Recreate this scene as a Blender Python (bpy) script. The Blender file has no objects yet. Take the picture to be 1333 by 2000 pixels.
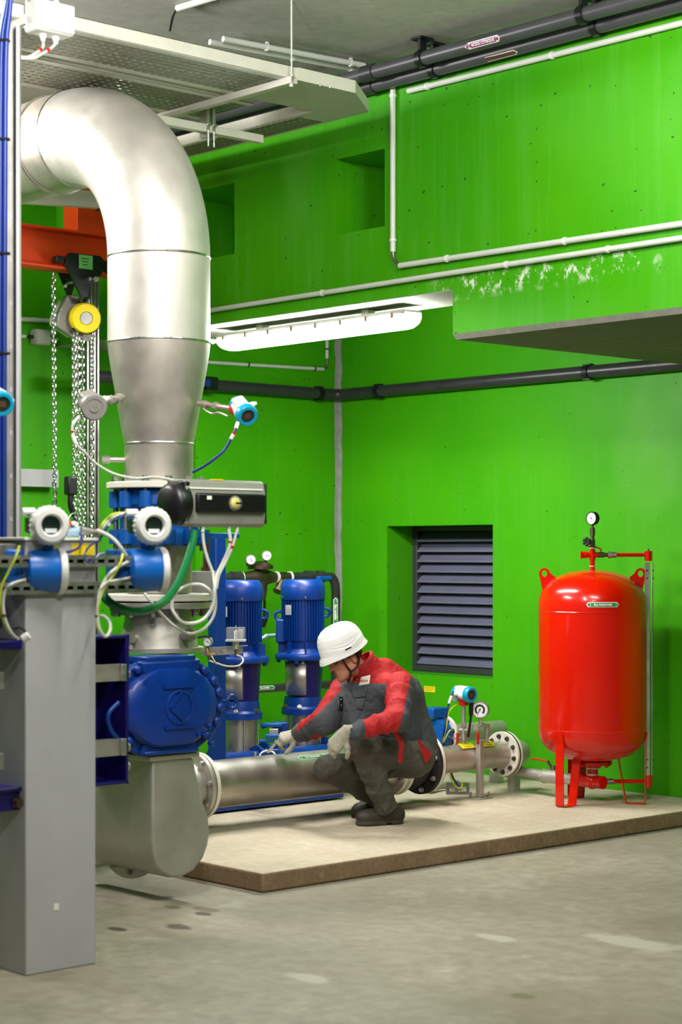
import bpy, bmesh, math, random
import numpy as np
from mathutils import Vector as V, Matrix
from mathutils.bvhtree import BVHTree
random.seed(7)
PI = math.pi
C = bpy.context.scene.collection
# ---------------------------------------------------------------- camera frame (survey of the photograph)
FPX, CX, HY, HC = 3700.0, 666.5, 1080.0, 1.70
TH = math.radians(47.6)
FW = V((-math.sin(TH), math.cos(TH), 0)); RT = V((math.cos(TH), math.sin(TH), 0)); UP = V((0, 0, 1))
EYE = V((0, 0, HC))
XD, YD, ZD = V((1, 0, 0)), V((0, 1, 0)), V((0, 0, 1))
def ray(px, py): return FW + RT * ((px - CX) / FPX) + UP * ((HY - py) / FPX)
def P(px, py, z): return EYE + ray(px, py) * z
def onX(px, py, X): d = ray(px, py); return EYE + d * (X / d.x)
def onY(px, py, Y): d = ray(px, py); return EYE + d * (Y / d.y)
def onH(px, py, H): d = ray(px, py); return EYE + d * ((H - HC) / d.z)
def lin(c): c /= 255.0; return c / 12.92 if c <= 0.04045 else ((c + 0.055) / 1.055) ** 2.4
def rgb(r, g, b): return (lin(r), lin(g), lin(b), 1)
# ---------------------------------------------------------------- materials
M = {}
def nt(name):
    m = bpy.data.materials.new(name); m.use_nodes = True
    t = m.node_tree; t.nodes.clear()
    o = t.nodes.new('ShaderNodeOutputMaterial'); b = t.nodes.new('ShaderNodeBsdfPrincipled')
    t.links.new(b.outputs[0], o.inputs[0]); M[name] = m
    return m, t, b
def noise_n(t, scale, detail=4, rough=.55, stretch=None, coord='Object'):
    tc = t.nodes.new('ShaderNodeTexCoord'); n = t.nodes.new('ShaderNodeTexNoise')
    n.inputs['Scale'].default_value = scale; n.inputs['Detail'].default_value = detail; n.inputs['Roughness'].default_value = rough
    if stretch:
        mp = t.nodes.new('ShaderNodeMapping'); mp.inputs['Scale'].default_value = stretch
        t.links.new(tc.outputs[coord], mp.inputs[0]); t.links.new(mp.outputs[0], n.inputs[0])
    else: t.links.new(tc.outputs[coord], n.inputs[0])
    return n.outputs[0]
def ramp(t, src, stops):
    r = t.nodes.new('ShaderNodeValToRGB'); e = r.color_ramp.elements
    while len(e) < len(stops): e.new(.5)
    for i, (p, c) in enumerate(stops): e[i].position = p; e[i].color = c if len(c) == 4 else (*c, 1)
    t.links.new(src, r.inputs[0]); return r.outputs[0]
def mixc(t, fac, a, b, mode='MIX'):
    m = t.nodes.new('ShaderNodeMix'); m.data_type = 'RGBA'; m.blend_type = mode
    for s, i in ((fac, 0), (a, 6), (b, 7)):
        if hasattr(s, 'is_output'): t.links.new(s, m.inputs[i])
        else: m.inputs[i].default_value = s
    return m.outputs[2]
def math_n(t, op, a, b=None, clamp=False):
    m = t.nodes.new('ShaderNodeMath'); m.operation = op; m.use_clamp = clamp
    for i, s in enumerate((a, b)):
        if s is None: continue
        if hasattr(s, 'is_output'): t.links.new(s, m.inputs[i])
        else: m.inputs[i].default_value = s
    return m.outputs[0]
def bump(t, b, src, strength=.2, dist=.01):
    n = t.nodes.new('ShaderNodeBump'); n.inputs['Strength'].default_value = strength; n.inputs['Distance'].default_value = dist
    t.links.new(src, n.inputs['Height']); t.links.new(n.outputs[0], b.inputs['Normal'])
def mat(name, col, rough=.5, metal=0, var=.12, vs=6, bm=0, bs=60, spec=.5, rv=0, stretch=None, coat=0):
    m, t, b = nt(name)
    n = noise_n(t, vs, 4, .6, stretch)
    dark = tuple(c * (1 - var) for c in col[:3]) + (1,); lite = tuple(min(1, c * (1 + var)) for c in col[:3]) + (1,)
    t.links.new(ramp(t, n, [(.3, dark), (.7, lite)]), b.inputs['Base Color'])
    b.inputs['Roughness'].default_value = rough; b.inputs['Metallic'].default_value = metal
    b.inputs['Specular IOR Level'].default_value = spec
    if coat: b.inputs['Coat Weight'].default_value = coat; b.inputs['Coat Roughness'].default_value = .08
    if rv:
        t.links.new(ramp(t, n, [(.3, (max(0, rough - rv),) * 3), (.7, (rough + rv,) * 3)]), b.inputs['Roughness'])
    if bm: bump(t, b, noise_n(t, bs, 5, .6, stretch), bm, .004 if bm < .8 else .012)
    return m
def green_wall(name, effl=None, streak=.10):
    m, t, b = nt(name)
    base = mixc(t, ramp(t, noise_n(t, 1.1, 5, .6), [(.3, (0, 0, 0)), (.75, (1, 1, 1))]), (.036, .330, .0006, 1), (.070, .390, .0012, 1))
    st = ramp(t, noise_n(t, 2.2, 5, .65, (6, 6, .35)), [(.5, (0, 0, 0)), (.8, (1, 1, 1))])
    base = mixc(t, math_n(t, 'MULTIPLY', st, streak), base, (.20, .52, .13, 1))
    blot = ramp(t, noise_n(t, .9, 3, .5, (1.3, 1.3, .7)), [(.66, (0, 0, 0)), (.80, (1, 1, 1))])
    base = mixc(t, math_n(t, 'MULTIPLY', blot, .15), base, (.30, .55, .20, 1))
    pit = ramp(t, noise_n(t, 34, 1, .4), [(.765, (0, 0, 0)), (.785, (1, 1, 1))])
    base = mixc(t, pit, base, (.01, .08, .005, 1))
    if effl:                                   # chalky bloom that has crept out of the joint: (x0, x1, z0, z1)
        tc = t.nodes.new('ShaderNodeTexCoord'); sp = t.nodes.new('ShaderNodeSeparateXYZ'); t.links.new(tc.outputs['Object'], sp.inputs[0])
        x0, x1, z0, z1 = effl
        def band(s, a, bb, soft):
            u = math_n(t, 'DIVIDE', math_n(t, 'SUBTRACT', s, a), soft, True); w = math_n(t, 'DIVIDE', math_n(t, 'SUBTRACT', bb, s), soft, True)
            return math_n(t, 'MULTIPLY', u, w)
        k = math_n(t, 'MULTIPLY', band(sp.outputs[0], x0, x1, .25), band(sp.outputs[2], z0, z1, .07))
        ns = ramp(t, noise_n(t, 13, 6, .75, (1, 1, .8)), [(.53, (0, 0, 0)), (.60, (1, 1, 1))])
        base = mixc(t, math_n(t, 'MULTIPLY', k, ns), base, (.72, .78, .62, 1))
    t.links.new(base, b.inputs['Base Color'])
    b.inputs['Roughness'].default_value = .48; b.inputs['Specular IOR Level'].default_value = .24
    bump(t, b, noise_n(t, 18, 5, .6), .12, .006)
    return m
green_wall('green_paint'); green_wall('green_beam', (-7.62, -5.9, 3.10, 3.275), .18)
def concrete(name, a, bb, cc, scale=1.2, rough=.75, spots=None, bs=40):
    m, t, b = nt(name)
    c = mixc(t, ramp(t, noise_n(t, scale, 7, .62), [(.30, (0, 0, 0)), (.72, (1, 1, 1))]), a, bb)
    c = mixc(t, ramp(t, noise_n(t, scale * 3.1, 6, .7), [(.55, (0, 0, 0)), (.75, (.75, .75, .75))]), c, cc)
    c = mixc(t, ramp(t, noise_n(t, scale * 14, 4, .6), [(.35, (.55,) * 3), (.6, (1, 1, 1))]), tuple(x * .8 for x in a[:3]) + (1,), c)
    if spots:
        tc = t.nodes.new('ShaderNodeTexCoord'); nv = t.nodes.new('ShaderNodeTexNoise'); nv.inputs['Scale'].default_value = 9
        t.links.new(tc.outputs['Object'], nv.inputs[0])
        for (x, y, rx, ry, col) in spots:
            mp = t.nodes.new('ShaderNodeMapping'); mp.vector_type = 'POINT'
            mp.inputs['Location'].default_value = (-x / rx, -y / ry, 0); mp.inputs['Scale'].default_value = (1 / rx, 1 / ry, 0)
            t.links.new(tc.outputs['Object'], mp.inputs[0])
            ln = t.nodes.new('ShaderNodeVectorMath'); ln.operation = 'LENGTH'; t.links.new(mp.outputs[0], ln.inputs[0])
            d = math_n(t, 'ADD', ln.outputs['Value'], math_n(t, 'MULTIPLY', math_n(t, 'SUBTRACT', nv.outputs[0], .5), 1.6))
            c = mixc(t, math_n(t, 'MULTIPLY', math_n(t, 'SUBTRACT', 1.25, d, True), 2.2, True), c, col)
    t.links.new(c, b.inputs['Base Color']); b.inputs['Roughness'].default_value = rough; b.inputs['Specular IOR Level'].default_value = .3
    bump(t, b, noise_n(t, bs, 6, .65), .15, .006)
    return m
def spot(px, py, w, h, col):                  # a stain on the floor, w and h metres
    p = onH(px, py, 0); return (p.x, p.y, w, h, col)
wet = (.085, .068, .046, 1); pale = (.40, .375, .31, 1)
concrete('floor_concrete', rgb(128, 122, 102), rgb(164, 158, 142), rgb(182, 176, 160), .8, .62,
         [spot(345, 1809, .09, .045, wet), spot(228, 1815, .05, .03, wet), spot(398, 1785, .06, .03, wet), spot(402, 1776, .09, .04, (.16, .135, .095, 1)),
          spot(338, 1772, .05, .03, (.16, .135, .095, 1)), spot(330, 1752, .03, .02, wet), spot(1020, 1946, .06, .04, (.15, .14, .07, 1)),
          spot(1235, 1840, .22, .1, pale), spot(970, 1832, .1, .05, pale), spot(600, 1910, .10, .06, pale)])
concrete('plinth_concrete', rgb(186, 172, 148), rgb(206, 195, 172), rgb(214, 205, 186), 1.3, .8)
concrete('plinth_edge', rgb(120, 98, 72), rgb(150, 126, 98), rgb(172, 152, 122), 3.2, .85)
concrete('raw_concrete', rgb(172, 172, 164), rgb(190, 190, 182), rgb(202, 202, 196), 1.0, .85)
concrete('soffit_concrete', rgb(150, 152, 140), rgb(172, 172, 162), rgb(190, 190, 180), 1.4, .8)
concrete('shaded_underside', rgb(98, 104, 86), rgb(112, 118, 98), rgb(122, 126, 110), 1.2, .85)  # soffit concrete toned darker and greener: shade and wall bounce put into the colour
mat('joint_grey', rgb(150, 152, 145), .8, 0, .15, 14, .2)
def steel(name, col, rough, var=.1, stretch=(1, 1, 1), vs=5, metal=1):
    m, t, b = nt(name)
    n = noise_n(t, vs, 6, .62, stretch)
    t.links.new(ramp(t, n, [(.3, tuple(c * (1 - var) for c in col)), (.7, tuple(min(1, c * (1 + var)) for c in col))]), b.inputs['Base Color'])
    t.links.new(ramp(t, n, [(.3, (rough - .07,) * 3), (.7, (rough + .10,) * 3)]), b.inputs['Roughness'])
    b.inputs['Metallic'].default_value = metal
    bump(t, b, noise_n(t, vs * 24, 3, .6, stretch), .05, .002)
steel('stainless', (.47, .44, .39), .38, .12, metal=.92)
steel('stainless_satin', (.60, .57, .52), .50, .08, metal=.62)
steel('stainless_worn', (.50, .455, .40), .46, .18, vs=3.5, metal=.75)
steel('stainless_dull', (.47, .45, .40), .48, .12, metal=.7)
steel('galvanised', (.56, .55, .52), .42, .12, vs=14)
steel('zinc_dark', (.30, .29, .27), .42, .15, vs=14)
steel('chrome', (.66, .66, .63), .26, .06, vs=20)
steel('brass', (.30, .22, .11), .38, .15, vs=20)
steel('bronze_dark', (.16, .12, .085), .45, .2, vs=14)
mat('tray_paint', rgb(205, 203, 190), .42, 0, .06, 9)
mat('cream_flange', rgb(226, 222, 208), .42, 0, .06, 9)
mat('white_plastic', rgb(232, 232, 228), .35, 0, .03, 9)
mat('white_conduit', rgb(214, 218, 210), .38, 0, .05, 9)
mat('grey_plastic', rgb(186, 186, 178), .45, 0, .05, 9)
mat('grey_body', rgb(150, 147, 140), .42, .25, .08, 9)
mat('black_pipe', rgb(48, 48, 50), .34, 0, .2, 7)
mat('dark_pvc', rgb(68, 68, 72), .36, 0, .12, 7)
mat('black', rgb(16, 16, 18), .38, 0, .2, 12)
mat('black_matt', rgb(26, 26, 27), .7, 0, .2, 12)
mat('column_paint', rgb(178, 178, 180), .5, 0, .05, 4)
mat('machine_blue', rgb(2, 54, 136), .36, 0, .14, 8, .05, 30)
mat('pump_blue', rgb(0, 52, 142), .38, 0, .12, 8, .05, 30)
mat('navy_blue', rgb(22, 15, 96), .35, 0, .12, 8)
mat('meter_blue', rgb(8, 98, 186), .35, 0, .08, 8)
mat('valve_blue', rgb(8, 84, 165), .4, 0, .12, 8)
mat('cyan_cap', rgb(0, 150, 186), .3, 0, .05, 8)
mat('cable_blue', rgb(12, 42, 120), .45, 0, .1, 9)
mat('cable_pale', rgb(160, 186, 206), .45, 0, .1, 9)
mat('tank_red', rgb(204, 20, 0), .22, 0, .05, 3, 0, spec=.4, coat=.3)
mat('handle_red', rgb(190, 14, 14), .4, 0, .08, 9)
mat('hoist_orange', rgb(222, 66, 14), .42, 0, .08, 5)
mat('yellow', rgb(240, 214, 12), .4, 0, .05, 9)
mat('label_yellow', rgb(244, 216, 24), .5, 0, .03, 9)
mat('label_green', rgb(28, 140, 66), .4, 0, .03, 9)
mat('label_purple', rgb(124, 20, 110), .4, 0, .03, 9)
mat('label_white', rgb(236, 236, 226), .4, 0, .03, 9)
mat('label_lime', rgb(120, 205, 110), .45, 0, .05, 9)
mat('green_hose', rgb(0, 108, 56), .38, 0, .1, 9)
mat('cable_white', rgb(205, 205, 196), .42, 0, .06, 9)
mat('cable_lime', rgb(196, 208, 60), .45, 0, .06, 9)
mat('rust_brown', rgb(92, 60, 48), .55, .2, .2, 9)
mat('lens_dark', rgb(34, 50, 40), .12, 0, .1, 9)
mat('louvre_grey', rgb(112, 112, 136), .42, 0, .1, 6)
mat('louvre_dark', rgb(62, 62, 68), .45, .2, .12, 6)
mat('gauge_face', rgb(232, 236, 236), .3, 0, .02, 9)
mat('skin', rgb(196, 132, 104), .5, 0, .07, 30)
mat('lip', rgb(150, 84, 74), .5, 0, .05, 30)
mat('hair', rgb(22, 17, 15), .55, 0, .3, 60)
mat('helmet_white', rgb(238, 238, 236), .22, 0, .02, 9, coat=.3)
mat('jacket_red', rgb(172, 7, 10), .72, 0, .08, 14, .9, 34)
mat('jacket_grey', rgb(66, 70, 76), .75, 0, .12, 14, .9, 34)
mat('trouser_grey', rgb(76, 72, 63), .8, 0, .14, 10, .9, 26)
mat('glove_wool', rgb(166, 160, 144), .85, 0, .14, 60, .6, 240)
mat('boot_leather', rgb(54, 46, 38), .6, 0, .25, 24, .3, 90)
mat('boot_sole', rgb(62, 56, 46), .8, 0, .2, 24)
def glassy(name):
    m, t, b = nt(name); o = [n for n in t.nodes if n.type == 'OUTPUT_MATERIAL'][0]
    b.inputs['Base Color'].default_value = (.9, .93, .95, 1); b.inputs['Roughness'].default_value = .05
    tr = t.nodes.new('ShaderNodeBsdfTransparent'); tr.inputs[0].default_value = (.93, .95, .96, 1); mx = t.nodes.new('ShaderNodeMixShader'); mx.inputs[0].default_value = .16
    t.links.new(tr.outputs[0], mx.inputs[1]); t.links.new(b.outputs[0], mx.inputs[2]); t.links.new(mx.outputs[0], o.inputs[0])
glassy('clear_plastic')
def glow(name, col, s):
    m, t, b = nt(name); b.inputs['Base Color'].default_value = (.9, .9, .9, 1)
    b.inputs['Emission Color'].default_value = col; b.inputs['Emission Strength'].default_value = s
glow('lamp_glow', (1, .985, .96, 1), 105)
# perforated tray floor: rows of slots cut right through the sheet
def perforated():
    m, t, b = nt('perforated_sheet')
    o = [n for n in t.nodes if n.type == 'OUTPUT_MATERIAL'][0]
    b.inputs['Base Color'].default_value = rgb(128, 130, 108); b.inputs['Metallic'].default_value = .2; b.inputs['Roughness'].default_value = .5
    tc = t.nodes.new('ShaderNodeTexCoord'); sp = t.nodes.new('ShaderNodeSeparateXYZ'); t.links.new(tc.outputs['Object'], sp.inputs[0])
    def cell(s, period, half):
        f = math_n(t, 'FRACT', math_n(t, 'DIVIDE', math_n(t, 'ADD', s, 50.0), period))
        return math_n(t, 'LESS_THAN', math_n(t, 'ABSOLUTE', math_n(t, 'SUBTRACT', f, .5)), half)
    k = math_n(t, 'MULTIPLY', cell(sp.outputs[0], .05, .20), cell(sp.outputs[1], .05, .27))
    tr = t.nodes.new('ShaderNodeBsdfTransparent'); mx = t.nodes.new('ShaderNodeMixShader')
    t.links.new(k, mx.inputs[0]); t.links.new(b.outputs[0], mx.inputs[1]); t.links.new(tr.outputs[0], mx.inputs[2]); t.links.new(mx.outputs[0], o.inputs[0])
perforated()
# ---------------------------------------------------------------- mesh builder
def frame(ax, hint=None):
    a = ax.normalized(); h = hint or (ZD if abs(a.z) < .9 else XD)
    u = (h - a * h.dot(a)).normalized(); return a, u, a.cross(u)
class MB:
    def __init__(s): s.v = []; s.f = []; s.mi = []
    def add(s, vs, fs, mi=0):
        o = len(s.v); s.v += [V(p) for p in vs]; s.f += [[i + o for i in f] for f in fs]; s.mi += [mi] * len(fs); return s
    def obox(s, c, ax, half, mi=0):
        x, y, z = (a * h for a, h in zip(ax, half)); c = V(c)
        vs = [c + x * i + y * j + z * k for i in (-1, 1) for j in (-1, 1) for k in (-1, 1)]
        return s.add(vs, [(0, 1, 3, 2), (4, 6, 7, 5), (0, 4, 5, 1), (2, 3, 7, 6), (0, 2, 6, 4), (1, 5, 7, 3)], mi)
    def bx(s, x0, x1, y0, y1, z0, z1, mi=0):
        return s.obox(((x0 + x1) / 2, (y0 + y1) / 2, (z0 + z1) / 2), (XD, YD, ZD), (abs(x1 - x0) / 2, abs(y1 - y0) / 2, abs(z1 - z0) / 2), mi)
    def bar(s, a, b, w, h, hint=None, mi=0):
        a, b = V(a), V(b); d, u, r = frame(b - a, hint)
        return s.obox((a + b) / 2, (d, r, u), ((b - a).length / 2, w / 2, h / 2), mi)
    def lathe(s, p, ax, prof, n=32, mi=0, hint=None, closed=False, arc=None):
        p = V(p); a, u, r = frame(V(ax), hint); vs = []; fs = []
        A = arc or (0, 2 * PI); m = n if not arc else n + 1
        for (rr, h) in prof:
            for i in range(m):
                t = A[0] + (A[1] - A[0]) * i / n; vs.append(p + a * h + (u * math.cos(t) + r * math.sin(t)) * max(rr, 1e-5))
        K = len(prof)
        for k in range(K if closed else K - 1):
            k2 = (k + 1) % K
            for i in range(n):
                j = (i + 1) % m; fs.append((k * m + i, k * m + j, k2 * m + j, k2 * m + i))
        return s.add(vs, fs, mi)
    def cyl(s, a, b, r0, r1=None, n=24, mi=0):
        a, b = V(a), V(b); r1 = r0 if r1 is None else r1; L = (b - a).length
        return s.lathe(a, b - a, [(0, 0), (r0, 0), (r1, L), (0, L)], n, mi)
    def ring(s, p, ax, r0, r1, t, n=40, mi=0):         # flat ring, thickness t along ax from p
        return s.lathe(p, ax, [(r0, 0), (r1, 0), (r1, t), (r0, t)], n, mi, closed=True)
    def tube(s, pts, r, n=10, mi=0, smooth=0, caps=True):
        pts = [V(p) for p in pts]
        if smooth: pts = spline(pts, smooth)
        vs = []; fs = []; a0 = (pts[1] - pts[0]).normalized(); _, u, _ = frame(a0)
        for i, p in enumerate(pts):
            t = (pts[min(i + 1, len(pts) - 1)] - pts[max(i - 1, 0)]).normalized()
            u = (u - t * u.dot(t)).normalized(); w = t.cross(u)
            rr = r(i / (len(pts) - 1)) if callable(r) else r
            for k in range(n): vs.append(p + (u * math.cos(2 * PI * k / n) + w * math.sin(2 * PI * k / n)) * rr)
        for i in range(len(pts) - 1):
            for k in range(n): fs.append((i * n + k, i * n + (k + 1) % n, (i + 1) * n + (k + 1) % n, (i + 1) * n + k))
        if caps: fs.append(tuple(range(n))[::-1]); fs.append(tuple((len(pts) - 1) * n + k for k in range(n)))
        return s.add(vs, fs, mi)
    def torus(s, c, ax, R, r, n=32, m=10, mi=0, squash=1.0):
        return s.lathe(c, ax, [(R + r * math.cos(2 * PI * k / m), r * squash * math.sin(2 * PI * k / m)) for k in range(m)], n, mi, closed=True)
    def sph(s, c, rad, ax=None, n=20, m=12, mi=0):
        if not hasattr(rad, '__len__'): rad = (rad,) * 3
        x, y, z = ax or (XD, YD, ZD); c = V(c); vs = []; fs = []
        for j in range(m + 1):
            ph = PI * j / m
            for i in range(n):
                t = 2 * PI * i / n
                vs.append(c + x * (rad[0] * math.sin(ph) * math.cos(t)) + y * (rad[1] * math.sin(ph) * math.sin(t)) + z * (rad[2] * math.cos(ph)))
        for j in range(m):
            for i in range(n): fs.append((j * n + i, j * n + (i + 1) % n, (j + 1) * n + (i + 1) % n, (j + 1) * n + i))
        return s.add(vs, fs, mi)
    def prism(s, poly, vec, mi=0):
        poly = [V(p) for p in poly]; n = len(poly); vec = V(vec)
        fs = [tuple(range(n))[::-1], tuple(range(n, 2 * n))] + [(i, (i + 1) % n, n + (i + 1) % n, n + i) for i in range(n)]
        return s.add(poly + [p + vec for p in poly], fs, mi)
    def build(s, name, mats, parent=None, bev=0, seg=2, ang=38, weld=1e-5):
        me = bpy.data.meshes.new(name); rootloc = V((0, 0, 0)); pp = parent
        while pp is not None: rootloc = rootloc + pp.location; pp = pp.parent
        bm = bmesh.new(); vv = [bm.verts.new(p) for p in s.v]
        for f, mi in zip(s.f, s.mi):
            try: ff = bm.faces.new([vv[i] for i in f]); ff.material_index = mi; ff.smooth = True
            except ValueError: pass
        bmesh.ops.remove_doubles(bm, verts=bm.verts, dist=weld)
        bmesh.ops.dissolve_degenerate(bm, edges=bm.edges, dist=1e-6)
        bmesh.ops.recalc_face_normals(bm, faces=bm.faces)
        if parent is None:
            lo = [min(v.co[i] for v in bm.verts) for i in range(3)]; hi = [max(v.co[i] for v in bm.verts) for i in range(3)]
            rootloc = V(((lo[0] + hi[0]) / 2, (lo[1] + hi[1]) / 2, lo[2]))
        for v in bm.verts: v.co -= rootloc
        bm.to_mesh(me); bm.free()
        me.set_sharp_from_angle(angle=math.radians(ang))
        for m in (mats if isinstance(mats, (list, tuple)) else [mats]): me.materials.append(M[m])
        o = bpy.data.objects.new(name, me); C.objects.link(o)
        if parent is not None: o.parent = parent
        else: o.location = rootloc
        if bev:
            b = o.modifiers.new('edge', 'BEVEL'); b.width = bev; b.segments = seg; b.limit_method = 'ANGLE'; b.angle_limit = math.radians(40)
            b.harden_normals = False
        return o
def spline(pts, k=8):
    out = []; n = len(pts)
    for i in range(n - 1):
        p0, p1, p2, p3 = pts[max(i - 1, 0)], pts[i], pts[i + 1], pts[min(i + 2, n - 1)]
        for j in range(k):
            t = j / k; out.append(.5 * ((2 * p1) + (p2 - p0) * t + (2 * p0 - 5 * p1 + 4 * p2 - p3) * t * t + (3 * p1 - p0 - 3 * p2 + p3) * t ** 3))
    return out + [pts[-1]]
def tag(o, label, cat, group=None, kind=None):
    if label: o['label'] = label
    if cat: o['category'] = cat
    if group: o['group'] = group
    if kind: o['kind'] = kind
    return o
def thing(name, label, cat, loc, group=None):
    o = bpy.data.objects.new(name, None); C.objects.link(o); o.location = V(loc); o.empty_display_size = .1
    return tag(o, label, cat, group)
def struct(o, label=None): o['kind'] = 'structure'; o['category'] = o.name.split('_')[0]; o['label'] = label or o.name; return o
def text_mb(mb, s, size, place, mi=0, bold=.0):
    """letters laid out on a surface: place(x, y) gives the 3-D point"""
    cu = bpy.data.curves.new('lettering', 'FONT'); cu.body = s; cu.size = size; cu.align_x = 'CENTER'; cu.align_y = 'CENTER'; cu.resolution_u = 3; cu.offset = bold
    o = bpy.data.objects.new('lettering', cu); C.objects.link(o)
    dg = bpy.context.evaluated_depsgraph_get(); dg.update(); me = bpy.data.meshes.new_from_object(o.evaluated_get(dg))
    mb.add([place(v.co.x, v.co.y) for v in me.vertices], [tuple(p.vertices) for p in me.polygons], mi)
    bpy.data.objects.remove(o); bpy.data.curves.remove(cu); bpy.data.meshes.remove(me); return mb
def hexhead(mb, p, ax, r, h, mi=0):
    a = V(ax).normalized(); mb.cyl(p, V(p) + a * .35 * h, r * 1.25, n=16, mi=mi); mb.cyl(V(p) + a * .3 * h, V(p) + a * h, r, n=6, mi=mi); return mb
def bolts(parent, c, ax, R, n, r, h, m='zinc_dark', ph=0., hint=None, label=None):
    a, u, w = frame(V(ax), hint)
    for i in range(n):
        t = ph + 2 * PI * i / n
        o = hexhead(MB(), V(c) + (u * math.cos(t) + w * math.sin(t)) * R, ax, r, h).build('bolt', m, parent)
        if label: o['label'] = label
def arrow_sticker(parent, place, L, H, text, col, two=True, off=.0012, tsize=None, name='pipe_label', ring='label_white'):
    """a flow-direction sticker: coloured band with white rim and pointed ends; place(x, y, lift)"""
    tip = H * .8
    def poly(l, h, tp): return [(-l, -h), (l, -h), (l + tp, 0), (l, h), (-l, h)] + ([(-l - tp, 0)] if two else [])
    def strip(pl, lift, mi, mb):
        # subdivided along x so that it follows a curved surface
        xs = sorted(set([p[0] for p in pl] + [-L / 2 + L * i / 8 for i in range(9)])); 
        def hh(x):
            ys = []
            n = len(pl)
            for i in range(n):
                (x1, y1), (x2, y2) = pl[i], pl[(i + 1) % n]
                if min(x1, x2) - 1e-9 <= x <= max(x1, x2) + 1e-9:
                    if abs(x2 - x1) < 1e-9: ys += [y1, y2]
                    else: ys.append(y1 + (y2 - y1) * (x - x1) / (x2 - x1))
            return (min(ys), max(ys)) if ys else (0, 0)
        xs = [x for x in xs if pl and min(p[0] for p in pl) - 1e-9 <= x <= max(p[0] for p in pl) + 1e-9]
        vs = []; fs = []
        for x in xs:
            a, b = hh(x); vs += [place(x, a, lift), place(x, (a + b) / 2, lift), place(x, b, lift)]
        for i in range(len(xs) - 1):
            for k in (0, 1): fs.append((i * 3 + k, i * 3 + k + 1, i * 3 + 3 + k + 1, i * 3 + 3 + k))
        mb.add(vs, fs, mi)
    mb = MB(); strip(poly(L / 2, H / 2, tip * .5), off, 0, mb); strip(poly(L / 2 - .004, H / 2 - .0045, tip * .42), off * 1.7, 1, mb)
    o = mb.build(name, [ring, col], parent, weld=1e-7)
    t = MB(); text_mb(t, text, tsize or H * .52, lambda x, y: place(x, y, off * 2.6), 0, .0006)
    for sx in (-1, 1): t.add([place(sx * (L / 2 - .012) + q, y, off * 2.5) for q, y in ((0, -H * .36), (.003, -H * .36), (.003, H * .36), (0, H * .36))], [(0, 1, 2, 3)], 0)
    t.build('lettering', 'label_white', o, weld=1e-7)
    return o
# ================================================================ the room
YB, YW, XL, XR, CEIL = 7.61, 10.0, -10.98, -11.35, 4.55
S = 0.10                                                # top of the plinth
o = MB().bx(-13, 4, -3, 10.6, -.2, 0).build('floor', 'floor_concrete'); struct(o, 'worn pale concrete floor with a few dark drips')
# floor spots are given in world metres, so keep the floor's origin at the world's
def rebase(o):
    d = o.location.copy(); o.data.transform(Matrix.Translation(d)); o.location = (0, 0, 0); return o
rebase(o)
o = MB().bx(-13, 4, -3, 10.6, CEIL, CEIL + .2).build('ceiling', 'raw_concrete'); struct(o, 'bare grey concrete ceiling')
# wall with the louvre opening
lx0, lx1, lz0, lz1 = -10.43, -9.33, .79, 1.905
m = MB(); m.bx(-13, lx0, YW, YW + .6, 0, CEIL); m.bx(lx1, 4, YW, YW + .6, 0, CEIL); m.bx(lx0, lx1, YW, YW + .6, 0, lz0); m.bx(lx0, lx1, YW, YW + .6, lz1, CEIL); m.bx(lx0, lx1, YW + .5, YW + .6, lz0, lz1)
struct(rebase(m.build('wall_back', 'green_paint')), 'bright green painted concrete wall with a recessed louvre')
m = MB(); m.bx(XR - .5, XR, -3, YW, 0, CEIL); m.bx(XR, XL, 8.58, YW, 0, CEIL)
struct(rebase(m.build('wall_left', 'green_paint')), 'green painted side wall with a shallow pier')
# downstand beam with two square holes
holes = []
for (pxa, pxb, yt, yb) in ((657, 752, 300, 447), (345, 458, 366, 500)):
    a = onY(pxa, yt, YB); b_ = onY(pxb, yb, YB); holes.append((a.x, b_.x))
hz0, hz1, bz = 3.60, 4.05, 3.17
m = MB(); XE = 3.0
m.bx(-12.5, XE, YB, YB + .48, hz1, CEIL); m.bx(-12.5, XE, YB, YB + .48, bz + .004, hz0)
xs = [-12.5, holes[1][0], holes[1][1], holes[0][0], holes[0][1], XE]
for i in (0, 2, 4): m.bx(xs[i], xs[i + 1], YB, YB + .48, hz0, hz1)
o = m.build('ceiling_beam', 'green_beam', weld=1e-6); struct(rebase(o), 'green downstand beam with two square holes through it')
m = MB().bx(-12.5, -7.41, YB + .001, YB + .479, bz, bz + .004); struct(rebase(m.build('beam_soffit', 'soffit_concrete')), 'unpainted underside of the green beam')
# landing slab carried by the beam: painted face, bare chamfer, bare underside with shade in its colour
xb = onY(885, 620, YB).x
pr = [(xb, YB, bz + .004), (xb, YB, 2.925), (xb, YB + .028, 2.895), (xb, YW, 2.895), (xb, YW, bz + .004)]
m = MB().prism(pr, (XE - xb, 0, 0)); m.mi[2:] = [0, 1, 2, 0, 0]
o = m.build('landing_slab', ['green_beam', 'soffit_concrete', 'shaded_underside']); struct(rebase(o), 'green fronted concrete landing slab with a bare grey underside')
# plinth
PXF, PYF = -7.25, 6.09
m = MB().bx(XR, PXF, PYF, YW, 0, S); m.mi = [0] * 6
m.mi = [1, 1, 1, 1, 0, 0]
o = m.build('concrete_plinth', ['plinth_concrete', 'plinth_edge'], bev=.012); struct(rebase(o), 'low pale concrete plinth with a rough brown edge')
for p in o.data.polygons: p.material_index = 0 if p.normal.z > .5 else 1
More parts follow.
